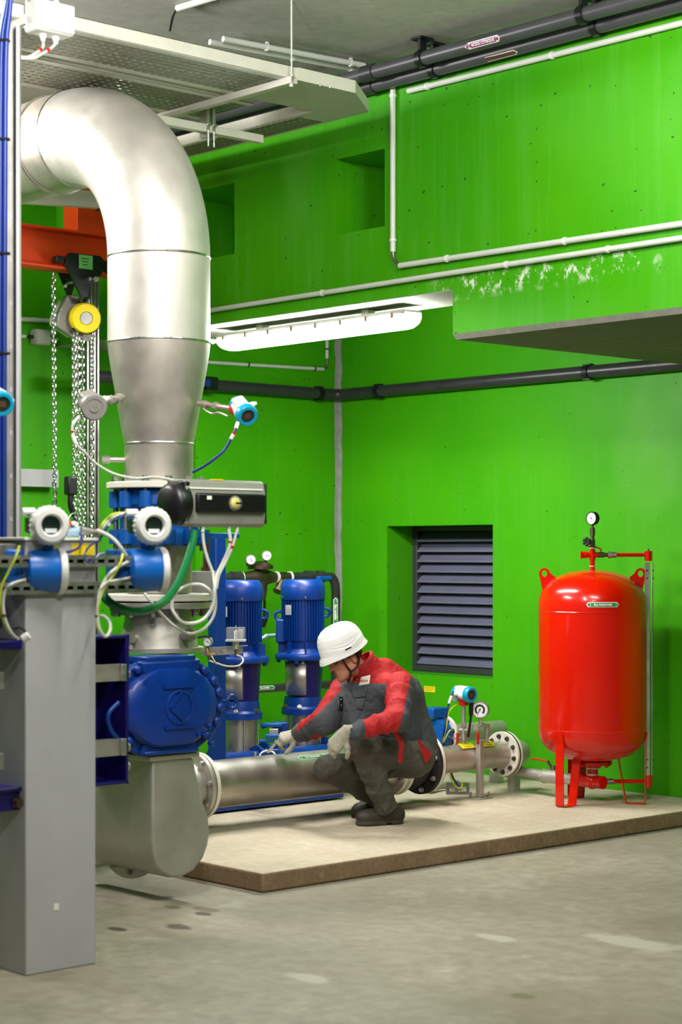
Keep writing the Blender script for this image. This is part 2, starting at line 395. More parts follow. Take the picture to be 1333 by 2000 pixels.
# grey sealed joint in the corner
m = MB(); random.seed(3); pts = []
for i in range(40):
    z = S + (bz + .5 - S) * i / 39; pts.append((z, .026 + random.uniform(-.006, .006), random.uniform(-.006, .006)))
vs = []
for z, w, d in pts: vs += [V((XL + .012 + w + d, YW - .003, z)), V((XL + .008 + d, YW - .012, z)), V((XL + .003, YW - .016 - w + d, z))]
m.add(vs, [f for i in range(39) for f in ((i * 3, i * 3 + 3, i * 3 + 4, i * 3 + 1), (i * 3 + 1, i * 3 + 4, i * 3 + 5, i * 3 + 2))])
struct(m.build('trim_joint', 'joint_grey'), 'grey sealed joint up the corner of the two green walls')
# ================================================================ louvre
lv = thing('louvre', 'dark grey slatted metal louvre recessed in the green wall', 'louvre', ((lx0 + lx1) / 2, YW + .3, lz0))
yl = YW + .27
m = MB(); fw = .05
m.bx(lx0 + .002, lx1 - .002, yl, yl + .10, lz0 + .003, lz0 + .05); m.bx(lx0 + .002, lx1 - .002, yl, yl + .10, lz1 - .035, lz1 - .003)
m.bx(lx0 + .002, lx0 + fw, yl, yl + .10, lz0 + .05, lz1 - .035); m.bx(lx1 - fw, lx1 - .002, yl, yl + .10, lz0 + .05, lz1 - .035)
m.build('frame', 'louvre_dark', lv, bev=.003)
MB().bx(lx0 + fw, lx1 - fw, yl + .095, yl + .1, lz0 + .05, lz1 - .035).build('backing', 'black_matt', lv)
n = 13; step = (lz1 - .05 - lz0 - .05) / n
for i in range(n):
    z = lz0 + .055 + i * step
    pr = [(0, yl + .004, z + .004), (0, yl + .004, z + .018), (0, yl + .012, z + .020), (0, yl + .075, z + step * .98), (0, yl + .082, z + step * .98), (0, yl + .022, z + .008), (0, yl + .018, z + .004)]
    MB().prism([V((lx0 + fw, p[1], p[2])) for p in pr], (lx1 - lx0 - 2 * fw, 0, 0)).build('slat', 'louvre_grey', lv)
# ================================================================ pipes and conduits on the walls
def run(name, pts, r, m, label, cat, clips=(), clipm='white_plastic', n=14, smooth=0, off=None, group=None):
    """a pipe run with saddle clips; clips are fractions (segment index, t)"""
    pts = [V(p) for p in pts]; t = thing(name, label, cat, pts[0], group)
    MB().tube(pts, r, n, smooth=smooth).build('pipe' if cat == 'pipe' else 'tube', m, t, ang=50)
    for (i, f) in clips:
        a, b = pts[i], pts[i + 1]; c = a.lerp(b, f); d = (b - a).normalized(); k = MB()
        k.ring(c - d * r * .45, d, r * .98, r * 1.28, r * .9, 18)
        if off is not None: k.bar(c + V(off) * r * .6, c + V(off) * (r + .012), r * .9, r * .9)
        k.build('clip', clipm, t)
    return t
Yc = YB - .022
def bY(px, py, d=.022): return onY(px, py, YB - d)
run('conduit', [bY(798, 178), bY(1333, 45), bY(1600, -22)], .0165, 'white_conduit', 'white conduit high on the green beam under the two black pipes', 'conduit', [(0, .08), (0, .56)], off=YD)
run('conduit', [bY(768, 168), bY(768, 492)], .0165, 'white_conduit', 'upright white conduit down the green beam beside the square hole', 'conduit', [(0, .06), (0, .93)], off=YD)
run('cable_sweep', [bY(768, 488), bY(770, 504), bY(777, 515), bY(785, 518)], .010, 'zinc_dark', 'short bare grey cable bend between the upright conduit and the level one', 'cable', smooth=5)
run('conduit', [bY(781, 519), bY(1333, 437), bY(1600, 396)], .0165, 'white_conduit', 'white conduit along the beam, upper of the parallel pair', 'conduit', [(0, .19), (0, .62)], off=YD)
run('conduit', [bY(330, 618), bY(412, 606), bY(860, 536.4), bY(1333, 465), bY(1600, 425)], .0155, 'white_conduit', 'long white conduit along the foot of the beam, lower of the parallel pair', 'conduit', [(1, .52), (2, .3), (2, .72)], off=YD)
# two black pipes under the ceiling, along the beam
h1, h2 = 4.435, 4.405
def black_pipe(Yp, Hp, label, cl, mm):
    a = V((-11.0, Yp, Hp)); b = V((1.5, Yp, Hp)); t = thing('black_pipe', label, 'pipe', a, 'black pipes under the ceiling')
    MB().cyl(a, b, .039, n=28).build('pipe', mm, t)
    for px in cl:
        x = onY(px, 100, Yp).x; k = MB(); k.ring((x - .02, Yp, Hp), XD, .037, .049, .04, 28)
        k.bar((x, Yp, Hp + .045), (x, Yp, CEIL - .004), .05, .02); k.bx(x - .04, x + .04, Yp - .05, Yp + .05, CEIL - .014, CEIL - .002); k.build('clamp', 'black', t)
    return t
p1 = black_pipe(7.40, h1, 'black pipe under the ceiling carrying a purple acid sticker, the one farther from the beam', (825, 1140), 'dark_pvc')
p2 = black_pipe(7.535, h2, 'black pipe under the ceiling tucked tight against the green beam', (850, 1166), 'dark_pvc')
for (t, Yp, Hp) in ((p1, 7.40, h1), (p2, 7.535, h2)):
    x = onY(722, 150, Yp).x; MB().ring((x - .05, Yp, Hp), XD, .038, .047, .10, 28).build('coupling', 'black_pipe', t)
def on_pipe_x(xc, Yp, Hp, r, ang):            # place() on a pipe along X; x to the right, seen from the room
    nrm = lambda y: ang + y / r
    return lambda x, y, l=0: V((xc + x, Yp - (r + l) * math.cos(nrm(y)), Hp + (r + l) * math.sin(nrm(y))))
xl_ = onY(953, 80, 7.40).x
f = on_pipe_x(xl_, 7.40, h1, .039, math.radians(-22))
arrow_sticker(p1, f, .215, .036, 'ACIDE CITRIQUE', 'label_purple', False, tsize=.022, name='acid_sticker')
# arrow head on the left end of that sticker
k = MB(); k.add([f(-.1075, -.018, .0012), f(-.1075, .018, .0012), f(-.135, 0, .0012)], [(0, 1, 2)], 0); k.add([f(-.108, -.012, .002), f(-.108, .012, .002), f(-.127, 0, .002)], [(0, 1, 2)], 1)
k.build('arrow_head', ['label_white', 'label_purple'], p1)
k = MB(); 
for sx in (-.098, .098): k.add([f(sx - .005, -.012, .0026), f(sx + .005, -.012, .0026), f(sx + .005, .012, .0026), f(sx - .005, .012, .0026)], [(0, 1, 2, 3)])
k.build('hazard_mark', 'label_yellow', p1)
f2 = on_pipe_x(onY(985, 100, 7.535).x, 7.535, h2, .039, math.radians(-52))
k = MB(); k.add([f2(x, y, .001) for x, y in ((-.11, -.016), (.1, -.016), (.12, 0), (.1, .016), (-.11, .016))], [(0, 1, 2, 3, 4)], 0); k.add([f2(x, y, .0018) for x, y in ((-.105, -.011), (.098, -.011), (.113, 0), (.098, .011), (-.105, .011))], [(0, 1, 2, 3, 4)], 1)
k.build('pipe_label', ['label_white', 'rust_brown'], p2)
# dark pipe round the corner at head height
zp = 2.93; r_ = .044
cA = onX(390, 772, XL + .075); 
pa = V((XL + .075, 7.5, zp)); pc = V((XL + .075, YW - .16, zp)); pc2 = V((XL + .10, YW - .10, zp)); pc3 = V((XL + .16, YW - .075, zp)); pe = V((1, YW - .075, zp))
t = run('wall_pipe', [pa, pc, pc2, pc3, pe], r_, 'black_pipe', 'dark grey pipe running round the corner of the green walls', 'pipe', n=24)
def wclip(c, d, off):
    k = MB(); k.ring(c - d * .022, d, r_ * .98, r_ * 1.22, .044, 24); k.bar(c + off * r_, c + off * .07, .03, .02); k.bar(c + UP * r_ * 1.1 - d * .03, c + UP * r_ * 1.1 + d * .03, .05, .012); k.bar(c - UP * r_ * 1.1 - d * .03, c - UP * r_ * 1.1 + d * .03, .05, .012)
    k.build('clamp', 'black', t)
for px in (740, 1150): wclip(V((onY(px, 780, YW - .075).x, YW - .075, zp)), XD, YD)
wclip(V((XL + .075, onX(623, 784, XL + .075).y, zp)), YD, -XD)
k = MB(); q = onX(408, 768, XL + .14); q.z = zp; k.obox(q, (YD, XD, ZD), (.05, .05, .05)); k.build('valve_body', 'black', t, bev=.006)
k = MB(); q2 = onX(398, 768, XL + .20); k.obox((XL + .20, q2.y, zp), (YD, XD, ZD), (.05, .03, .028)); k.build('valve_handle', 'cable_blue', t, bev=.01)
# conduits on the pier and behind the lamp
run('conduit', [onX(330, 703, XL + .02), onX(405, 707.5, XL + .02), onX(632, 721, XL + .02)], .0135, 'white_conduit', 'thin level white conduit on the green pier below the lamp', 'conduit', [(1, .34), (1, .92)], 'black', off=-XD)
run('conduit', [onX(639, 700, XL + .02), onX(639.5, 640, XL + .02)], .0135, 'white_conduit', 'short upright white conduit beside the grey corner joint', 'conduit', [(0, .3)], 'black', off=-XD)
run('cable_sweep', [onX(632, 721, XL + .02), onX(637, 718, XL + .02), onX(639, 712, XL + .02), onX(639, 698, XL + .02)], .007, 'zinc_dark', 'short bare grey cable bend under the lamp', 'cable', smooth=4)
# conduits and box on the far side wall, left of the big pipe
run('conduit', [onX(-20, 620, XR + .02), onX(215, 633, XR + .02)], .0165, 'white_conduit', 'white conduit on the green side wall behind the chain hoist, the upper one', 'conduit', off=-XD)
run('conduit', [onX(-20, 655, XR + .02), onX(50, 657, XR + .02)], .013, 'white_conduit', 'short white conduit entering the small grey box on the side wall', 'conduit')
run('conduit', [onX(96, 662, XR + .02), onX(128, 663.5, XR + .02), onX(215, 655, XR + .02)], .012, 'white_conduit', 'white conduit leaving the small grey box behind the chains', 'conduit', [(0, .2), (0, .7)], 'grey_plastic')
jb = thing('junction_box', 'small pale grey junction box on the green side wall', 'box', onX(78, 660, XR))
q = onX(79, 659, XR + .04); MB().obox(q, (YD, ZD, XD), (.062, .055, .04)).build('body', 'grey_plastic', jb, bev=.012); 
MB().obox(q + XD * .042, (YD, ZD, XD), (.058, .051, .006)).build('lid', 'grey_plastic', jb, bev=.006)
k = MB(); k.cyl(q - YD * .06, q - YD * .095, .012); k.build('cable_gland', 'black', jb); k = MB(); k.cyl(q + YD * .06, q + YD * .085, .012); k.build('cable_gland', 'grey_plastic', jb)
# flat grey bracket on the side wall
a = onX(20, 932, XR + .1); b_ = onX(115, 932, XR + .1)
kk = thing('wall_bracket', 'flat grey steel bracket plate low on the green side wall', 'bracket', (XR, a.y, a.z - .06)); k = MB(); k.bx(XR + .08, XR + .10, a.y, b_.y, a.z - .062, a.z + .062); k.build('plate', 'column_paint', kk, bev=.003)
k = MB(); k.bx(XR + .001, XR + .08, b_.y - .02, b_.y - .005, a.z - .05, a.z + .05); k.build('stay', 'column_paint', kk)
# yellow tag on the wall with a scratch below it
yt = thing('wall_tag', 'small yellow notice plate on the green wall under the louvre', 'sign', onY(840, 1346, YW))
a, b_ = onY(830, 1339.5, YW), onY(850.5, 1352.5, YW)
MB().bx(a.x, b_.x, YW - .004, YW - .0005, b_.z, a.z).build('plate', 'label_yellow', yt)
k = MB()
for i in range(3): z = a.z - (a.z - b_.z) * (.25 + .25 * i); k.add([(a.x + .008, YW - .0046, z), (b_.x - .01 - .008 * i, YW - .0046, z), (b_.x - .01 - .008 * i, YW - .0046, z + .0025), (a.x + .008, YW - .0046, z + .0025)], [(0, 1, 2, 3)])
k.build('print', 'rust_brown', yt)
# ================================================================ the strip lamp under the beam
Yl = YB + .24; xa = onY(437, 668, Yl).x; xc_ = onY(810, 612, Yl).x; zl = 3.085
lp = thing('strip_lamp', 'glowing white fluorescent strip lamp under the green beam', 'lamp', ((xa + xc_) / 2, Yl, zl))
def loaf(x0, x1, hw, z0, z1, tip, taper, mb, mi=0, n=5):
    vs = []; fs = []
    sec = []
    for i in range(n + 1):
        f_ = i / n; sec.append((x0 + tip * f_, math.sqrt(max(0.04, 1 - (1 - f_) ** 2))))
    sec = sec + [(x1 - (x - x0), s_) for x, s_ in sec[::-1]]
    prof = [(-1, 1), (-1, .55), (-.92, .3), (-.7, .1), (-.35, 0), (0, -.03), (.35, 0), (.7, .1), (.92, .3), (1, .55), (1, 1)]
    for x, s_ in sec:
        for (u, w) in prof: vs.append(V((x, Yl + u * hw * (.6 + .4 * s_), z1 - (1 - w) * (z1 - z0) * s_)))
    K = len(prof)
    for i in range(len(sec) - 1):
        for k in range(K): fs.append((i * K + k, (i + 1) * K + k, (i + 1) * K + (k + 1) % K, i * K + (k + 1) % K))
    fs.append(tuple(range(K))); fs.append(tuple((len(sec) - 1) * K + k for k in range(K))[::-1])
    mb.add(vs, fs, mi); return mb
loaf(xa, xc_, .085, zl - .058, zl + .012, .10, 1, MB()).build('diffuser', 'lamp_glow', lp)
m = MB(); m.bx(xa + .01, xc_ - .01, Yl - .082, Yl + .082, zl + .013, zl + .05); m.build('housing', 'grey_plastic', lp, bev=.014)
for i in range(8):
    x = xa + .10 + (xc_ - xa - .2) * i / 7; MB().bx(x - .012, x + .012, Yl - .09, Yl - .080, zl + .0, zl + .035).build('clip', 'chrome', lp, bev=.002)
for x in (xa + .4, xc_ - .4): MB().bx(x - .03, x + .03, Yl - .03, Yl + .03, zl + .05, bz).build('mount', 'galvanised', lp)
run('conduit', [V((xa - 1.2, Yl, zl + .02)), V((xa + .005, Yl, zl + .02))], .014, 'white_conduit', 'white conduit feeding the end of the strip lamp', 'conduit', [(0, .9)])
# ================================================================ cable trays under the ceiling
HT, RH = 4.15, .066
def tray(name, label, x0, x1, y0, y1, along, closed=()):
    """a perforated tray: floor sheet and two side rails; along 'x' or 'y'"""
    t = thing(name, label, 'cable tray', ((x0 + x1) / 2, (y0 + y1) / 2, HT))
    MB().bx(x0, x1, y0, y1, HT, HT + .0025).build('tray_floor', 'perforated_sheet', t)
    if along == 'y':
        for x, s_ in ((x0, 1), (x1, -1)):
            m = MB(); m.bx(x, x + s_ * .003, y0, y1, HT, HT + RH); m.bx(x, x + s_ * .014, y0, y1, HT + RH - .003, HT + RH); m.bx(x + s_ * .001, x + s_ * .05, y0, y1, HT - .002, HT + .0005); m.build('side_rail', 'tray_paint', t)
    else:
        for y, s_ in ((y0, 1), (y1, -1)):
            m = MB(); m.bx(x0, x1, y, y + s_ * .003, HT, HT + RH); m.bx(x0, x1, y, y + s_ * .014, HT + RH - .003, HT + RH); m.bx(x0, x1, y + s_ * .001, y + s_ * .02, HT - .002, HT + .0005); m.build('side_rail', 'tray_paint', t)
    return t
X1 = -7.40
ta = tray('cable_tray', 'widest pale cable tray running from the white box to the turned end by the beam', X1 - .47, X1, 3.2, 6.45, 'y')
tb = tray('cable_tray', 'second pale cable tray, beside the wide one and ending short of its corner', X1 - 1.05, X1 - .55, 3.2, 6.62, 'y')
tc_ = tray('cable_tray', 'narrow pale cable tray branch running along the green beam', -10.6, X1 - .62, 6.98, 7.21, 'x')
# corner piece with a cut-off outside edge
cp = thing('tray_corner', 'pale sheet metal corner piece turning the wide tray along the beam', 'cable tray', (X1 - .3, 6.85, HT))
poly = [(X1, 6.45), (X1, 6.86), (X1 - .27, 7.21), (X1 - .62, 7.21), (X1 - .62, 6.98), (X1 - .44, 6.98), (X1 - .47, 6.93), (X1 - .47, 6.45)]
m = MB().prism([(x, y, HT) for x, y in poly], (0, 0, .0025)); m.build('corner_floor', 'grey_plastic', cp)
m = MB()
for i in (0, 1, 2): a, b_ = poly[i], poly[i + 1]; m.bar((a[0], a[1], HT + RH / 2), (b_[0], b_[1], HT + RH / 2), .003, RH)
m.build('outer_rail', 'tray_paint', cp)
m = MB()
for i in (4, 5, 6): a, b_ = poly[i], poly[i + 1]; m.bar((a[0], a[1], HT + RH / 2), (b_[0], b_[1], HT + RH / 2), .003, RH)
m.build('inner_rail', 'tray_paint', cp)
for px, py in ((625, 165), (644, 169), (590, 228)):
    q = onH(px, py, HT); k = hexhead(MB(), q, -UP, .006, .008); k.build('bolt', 'chrome', cp)
# loose cable ends and clips that show through the tray floors
def strut_c(name, label, p0, p1, w=.041, h=.03):
    t = thing(name, label, 'bracket', (V(p0) + V(p1)) / 2); p0, p1 = V(p0), V(p1); d, u, r = frame(p1 - p0)
    m = MB(); L = (p1 - p0).length / 2; c = (p0 + p1) / 2
    m.obox(c - u * h / 2, (d, r, u), (L, w / 2, .0015)); m.obox(c + r * w / 2, (d, r, u), (L, .0015, h / 2)); m.obox(c - r * w / 2, (d, r, u), (L, .0015, h / 2))
    m.obox(c + r * w * .36 + u * h / 2, (d, r, u), (L, w * .14, .0015)); m.obox(c - r * w * .36 + u * h / 2, (d, r, u), (L, w * .14, .0015))
    m.build('channel', 'tray_paint', t); return t
def hanger(px, py, label, xb, rodlabel):
    q = onX(px, py, X1 + .03); t = strut_c('support_channel', label, (X1 + .045, q.y, HT - .018), (xb, q.y, HT - .018), .041, .032)
    r = thing('hanging_rod', rodlabel, 'rod', (X1 + .025, q.y, HT - .05)); k = MB(); k.cyl((X1 + .025, q.y, HT - .05), (X1 + .025, q.y, CEIL), .0045, n=10); k.build('rod', 'white_conduit', r)
    k = MB(); hexhead(k, (X1 + .025, q.y, HT - .036), -UP, .011, .014); k.build('nut', 'chrome', r)
    k = MB(); hexhead(k, (X1 + .025, q.y, HT + .0), UP, .011, .012); k.build('nut', 'chrome', r)
    return q.y
ys = hanger(571, 155, 'steel channel under the trays, hung by the tall white rod', -8.9, 'tall white rod hanging the tray channel from the ceiling')
hanger(52, 52, 'steel channel under the trays behind the white box', -8.6, 'thin rod from the ceiling behind the white box')
# flat post down from the ceiling, clamp and cantilever arm below the branch
q = P(243, 0, 10.9); po = thing('hanger_post', 'pale flat steel post dropping from the ceiling between the trays', 'post', (q.x, q.y, 3.95))
MB().obox((q.x, q.y, (CEIL + 3.9) / 2), (YD, XD, ZD), (.036, .02, (CEIL - 3.9) / 2)).build('post', 'tray_paint', po); MB().bx(q.x - .06, q.x + .06, q.y - .09, q.y + .09, CEIL - .01, CEIL).build('top_plate', 'galvanised', po)
a = onH(325, 241, 4.02); b_ = onH(518, 274, 4.02); zA = 4.03
aa = strut_c('cantilever_arm', 'pale green tinted steel arm clamped below the tray branch', (a.x, a.y - .25, zA), (a.x, b_.y, zA), .05, .04)
for dx in (0, .05):
    c = onH(368 + dx * 380, 250, 4.06); c.x = a.x
    k = MB(); k.bx(c.x - .035, c.x + .03, c.y - .010, c.y + .010, 3.98, 4.145); k.build('clamp', 'galvanised', aa); k = MB(); hexhead(k, (c.x + .03, c.y, 4.05), XD, .011, .014); k.build('nut', 'chrome', aa)
    k = MB(); k.cyl((c.x + .03, c.y, 3.93), (c.x + .03, c.y, 4.02), .006, n=10); k.build('stud', 'chrome', aa)
# pair of conduits on the ceiling, another farther off
run('ceiling_conduit', [onH(436, 76, CEIL - .03), onH(712, 128, CEIL - .03)], .0165, 'white_conduit', 'white conduit on the ceiling, the one of the pair with two lugs standing proud', 'conduit', [(0, .3), (0, .9)], off=UP)
run('ceiling_conduit', [onH(410, 82, CEIL - .03), onH(697, 136, CEIL - .03)], .0165, 'white_conduit', 'white conduit on the ceiling, the one of the pair nearer the wide tray', 'conduit', [(0, .55), (0, .96)], off=UP)
run('ceiling_conduit', [onH(347, 16, CEIL - .02), onH(420, -6, CEIL - .02)], .018, 'white_conduit', 'short white conduit on the dark ceiling above the trays', 'conduit')
run('drop_cable', [onH(347, 16, CEIL - .02), onH(338, 32, CEIL - .03), onH(332, 60, CEIL - .08)], .006, 'black', 'thin black cable drooping from the short ceiling conduit', 'cable', smooth=5)
# white box on the side of the wide tray
q = onX(97, 38, X1 + .06); wb = thing('junction_box', 'white square junction box fixed to the side of the wide tray', 'box', (X1, q.y, q.z))
MB().obox(q, (YD, ZD, XD), (.105, .072, .055)).build('body', 'white_plastic', wb, bev=.014); MB().obox(q + XD * .056, (YD, ZD, XD), (.098, .066, .008)).build('lid', 'white_plastic', wb, bev=.007)
for s_ in (-.035, .035):
    c = q + YD * s_
    k = MB(); k.cyl(c - UP * .071, c - UP * .088, .016, n=6); k.cyl(c - UP * .088, c - UP * .108, .013, .008, n=16); k.build('cable_gland', 'white_plastic', wb)
    k = MB(); k.cyl(c + UP * .071, c + UP * .088, .016, n=6); k.cyl(c + UP * .088, c + UP * .108, .013, .008, n=16); k.build('cable_gland', 'white_plastic', wb)
for s_, (e1, e2, e3, e4), lb in ((-.035, ((84, 92), (70, 104), (52, 112), (30, 108)), 'white cable with red band leaving the box toward the rail, the shorter'), (.035, ((100, 94), (84, 104), (62, 114), (26, 112)), 'white cable with red band under the box, the longer')):
    c = q + YD * s_; pts = [c - UP * .105] + [onX(x, y, X1 + .04) for x, y in (e1, e2, e3, e4)]
    t = thing('box_cable', lb, 'cable', pts[0]); MB().tube(pts, .007, 8, smooth=6).build('sheath', 'cable_white', t)
    a = pts[1].lerp(pts[2], .25); b_ = pts[1].lerp(pts[2], .55); k = MB(); k.tube([a, b_], .0095, 10); k.build('sleeve', 'handle_red', t)
# ================================================================ hoist on the orange beam
XHB = -10.35
a = onX(20, 455, XHB); zt = a.z
pts_ = [onX(x, y, XHB) for x, y in ((34, 440), (34, 521), (205, 462), (205, 537))]
zt = (pts_[0].z + pts_[2].z) / 2; zb = (pts_[1].z + pts_[3].z) / 2
y0, y1 = pts_[0].y - 2.2, 7.45
hb = thing('hoist_beam', 'orange steel hoist rail beam behind the big pipe', 'beam', (XHB, (y0 + y1) / 2, zb))
m = MB(); m.bx(XHB - .085, XHB + .085, y0, y1, zb, zb + .014); m.bx(XHB - .085, XHB + .085, y0, y1, zt - .014, zt); m.bx(XHB - .005, XHB + .005, y0, y1, zb + .014, zt - .014); m.build('rail', 'hoist_orange', hb)
pc = onX(170, 420, XHB)
m = MB(); m.bx(XHB - .08, XHB + .08, pc.y - .13, pc.y + .22, zt + .001, CEIL); m.build('hanger_plate', 'hoist_orange', hb, bev=.004)
k = hexhead(MB(), onX(190, 408, XHB + .081), XD, .014, .014); k.build('bolt', 'rust_brown', hb)
# grey channel below the big elbow
strut_c('pipe_support_channel', 'pale steel support channel under the big pipe elbow', P(20, 379, 11.6), P(192, 391, 11.9), .05, .10)
# trolley
def yx(px, py, X): return onX(px, py, X)
tr = thing('trolley', 'black hoist trolley with a lime rating plate gripping the orange rail', 'trolley', (XHB, onX(160, 520, XHB).y, zb - .2))
for X, nm in ((XHB + .105, 1), (XHB - .115, 0)):
    pol = [(128, 502), (136, 493), (196, 500), (203, 507), (205, 524), (198, 537), (183, 545), (176, 560), (171, 580), (160, 582), (152, 565), (143, 548), (133, 524), (126, 518)] if nm else [(110, 505), (190, 510), (190, 525), (150, 545), (140, 578), (132, 575), (118, 540), (108, 520)]
    m = MB().prism([onX(x, y, X) for x, y in pol], (-.016, 0, 0)); m.build('side_plate', 'black', tr, bev=.002)
c = onX(168, 512, XHB + .107); 
MB().obox(c, (YD, ZD, XD), (.052, .045, .002)).build('rating_plate', 'label_lime', tr)
k = MB()
for i in range(3): k.obox(c + XD * .0025 + UP * (.022 - .02 * i) - YD * .008, (YD, ZD, XD), (.03 - .006 * i, .0022, .0006))
k.build('print', 'black', tr)
for py, px in ((505, 132), (512, 196)):
    c = onX(px, py - 2, XHB); k = MB(); k.cyl((XHB + .05, c.y, zb + .045), (XHB + .095, c.y, zb + .045), .045, n=24); k.build('wheel', 'black', tr)
c = onX(178, 547, XHB + .12); k = MB(); k.cyl(c - XD * .03, c + XD * .06, .018, n=20); k.cyl(c + XD * .06, c + XD * .075, .012, n=20); k.build('axle', 'chrome', tr)
c = onX(132, 553, XHB - .1); k = MB(); k.cyl(c - XD * .04, c + XD * .26, .012, n=16); k.build('tie_bar', 'chrome', tr)
c = onX(120, 560, XHB - .12); k = MB(); k.cyl(c, c + XD * .05, .012, n=16); k.build('axle', 'chrome', tr)
c = onX(113, 507, XHB + .08); k = MB(); k.obox(c, (YD, ZD, XD), (.025, .022, .03)); k.build('buffer', 'black', tr, bev=.004)
# hoist body
hc_ = onX(163, 622, XHB); hz = hc_.z
ho = thing('chain_hoist', 'grey chain hoist with a yellow wheel cover hanging from the trolley', 'hoist', (XHB, hc_.y, hz - .1))
d = (RT * .40 - FW * .90 - UP * .1).normalized(); d2 = V((-d.y, d.x, 0)).normalized()
k = MB(); cc = hc_ - d * .05 - RT * .045; pol = [(-.12, .02), (-.06, .15), (.0, .155), (.15, .075), (.155, -.03), (.10, -.145), (.02, -.155), (-.13, -.06)]
k.prism([cc + d2 * x + UP * y - d * .05 for x, y in pol], d * .09); k.build('gear_case', 'grey_body', ho, bev=.006)
k = MB(); k.prism([cc + d2 * x * .82 + UP * y * .8 - d * .13 - RT * .03 for x, y in pol], d * .08); k.build('back_cover', 'label_white', ho, bev=.008)
for x, y in ((-.1, .05), (.03, .1), (-.04, -.085), (.1, -.06)): hexhead(MB(), cc + d2 * x + UP * y + d * .04, d, .008, .01).build('bolt', 'chrome', ho)
k = MB(); w0 = hc_ - d * .01; k.lathe(w0, d, [(.0, 0), (.098, 0), (.102, .01), (.102, .065), (.092, .082), (.045, .082), (.04, .072), (0, .072)], 40); k.build('wheel_cover', 'yellow', ho)
k = MB(); k.cyl(w0 + d * .070, w0 + d * .079, .04, n=32); k.build('hub_cap', 'galvanised', ho)
k = MB(); k.lathe(w0 + d * .02, d, [(.1035, 0), (.107, 0), (.107, .05), (.1035, .05)], 16, arc=(PI * .72, PI * 1.32), closed=True); k.build('chain_guide', 'black', ho)
hk = onX(161, 580, XHB)
k = MB(); k.tube([hk + UP * .05 + YD * .01, hk + UP * .035 + YD * .035, hk + UP * .0 + YD * .04, hk - UP * .03 + YD * .02, hk - UP * .04, hk - UP * .02 - YD * .03], .014, 12, smooth=5); k.cyl(hk - UP * .035, hc_ + UP * .10, .014, n=12); k.build('top_hook', 'black', ho)
k = MB(); k.tube([hk + UP * .035 + YD * .045, hk - UP * .07 + YD * .06], .004, 8); k.build('latch', 'chrome', ho)
# chains
def chain_mb(p, q, w=.032, t=.0066, pitch=.029, wob=0):
    p, q = V(p), V(q); L = (q - p).length; n = int(L / pitch); m = MB(); d = (q - p).normalized()
    for i in range(n):
        c = p + d * (pitch * (i + .5)) + (XD * math.sin(i * .9) + YD * math.sin(i * 1.3)) * wob
        a = XD * .6 + YD * .8 if i % 2 else XD * .8 - YD * .6
        hl = pitch * .62; hw = w / 2 - t
        pts = []
        for j in range(12):
            tt = 2 * PI * j / 12; y = math.sin(tt); x = math.cos(tt)
            pts.append(c + a * (x * hw) + d * (y * hw + (hl - hw) * (1 if y >= 0 else -1) * min(1, abs(y) * 1.6)))
        ax = d.cross(a); vs = []; fs = []
        for j in range(12):
            tg = (pts[(j + 1) % 12] - pts[j - 1]).normalized(); s_ = tg.cross(ax)
            for k in range(5): vs.append(pts[j] + (ax * math.cos(2 * PI * k / 5) + s_ * math.sin(2 * PI * k / 5)) * t)
        for j in range(12):
            for k in range(5): fs.append((j * 5 + k, j * 5 + (k + 1) % 5, ((j + 1) % 12) * 5 + (k + 1) % 5, ((j + 1) % 12) * 5 + k))
        m.add(vs, fs)
    return m
def chain(pa, pb, X, label, X2=None, wob=.002, **kw):
    m = chain_mb(onX(*pa, X), onX(*pb, X2 or X), wob=wob, **kw); o = m.build('chain', 'chrome', None, ang=60); tag(o, label, 'chain', 'hoist chains'); return o
chain((104, 531), (107, 1012), XHB, 'single bright chain hanging straight from the orange rail, apart from the rest')
chain((144, 652), (146, 1050), XHB + .10, 'bright hoist chain nearest the lone one in the bundle below the hoist')
chain((151, 648), (156, 1070), XHB + .05, 'bright hoist chain in the bundle straight under the yellow cover rim')
chain((160, 655), (164, 1070), XHB - .02, 'duller hoist chain at the back of the bundle beside the grey upright', pitch=.026)
chain((181, 648), (179, 1060), XHB + .06, 'bright hoist chain by itself in front of the grey upright')
q = onX(138, 1000, XHB + .09); k = MB(); hk2 = thing('load_hook', 'black load hook at the bottom of the hoist chains', 'hook', q - UP * .1)
k.tube([q + UP * .15, q + UP * .04, q - UP * .03 + YD * .03, q - UP * .08 + YD * .02, q - UP * .09 - YD * .03, q - UP * .05 - YD * .06], .018, 12, smooth=5); k.build('hook', 'black', hk2)
MB().obox(q + UP * .17, (YD, XD, ZD), (.035, .03, .06)).build('block', 'black', hk2, bev=.01)
k = MB(); k.torus(q - UP * .06 - YD * .0 + XD * .03, (XD + YD * .3), .05, .006, 24, 8); k.build('shackle', 'chrome', hk2)
# grey slotted upright behind the chains
a = onX(177, 700, XHB - .12); up_ = thing('slotted_upright', 'tall grey grooved steel upright behind the hoist chains', 'post', (a.x, a.y, .2))
m = MB(); w = .042
for y in (-.042, -.014, .014, .042): m.bx(a.x - .03, a.x + .03, a.y + y - .006, a.y + y + .006, 0, zb)
m.bx(a.x - .03, a.x + .015, a.y - .042, a.y + .042, 0, zb); m.build('profile', 'zinc_dark', up_)
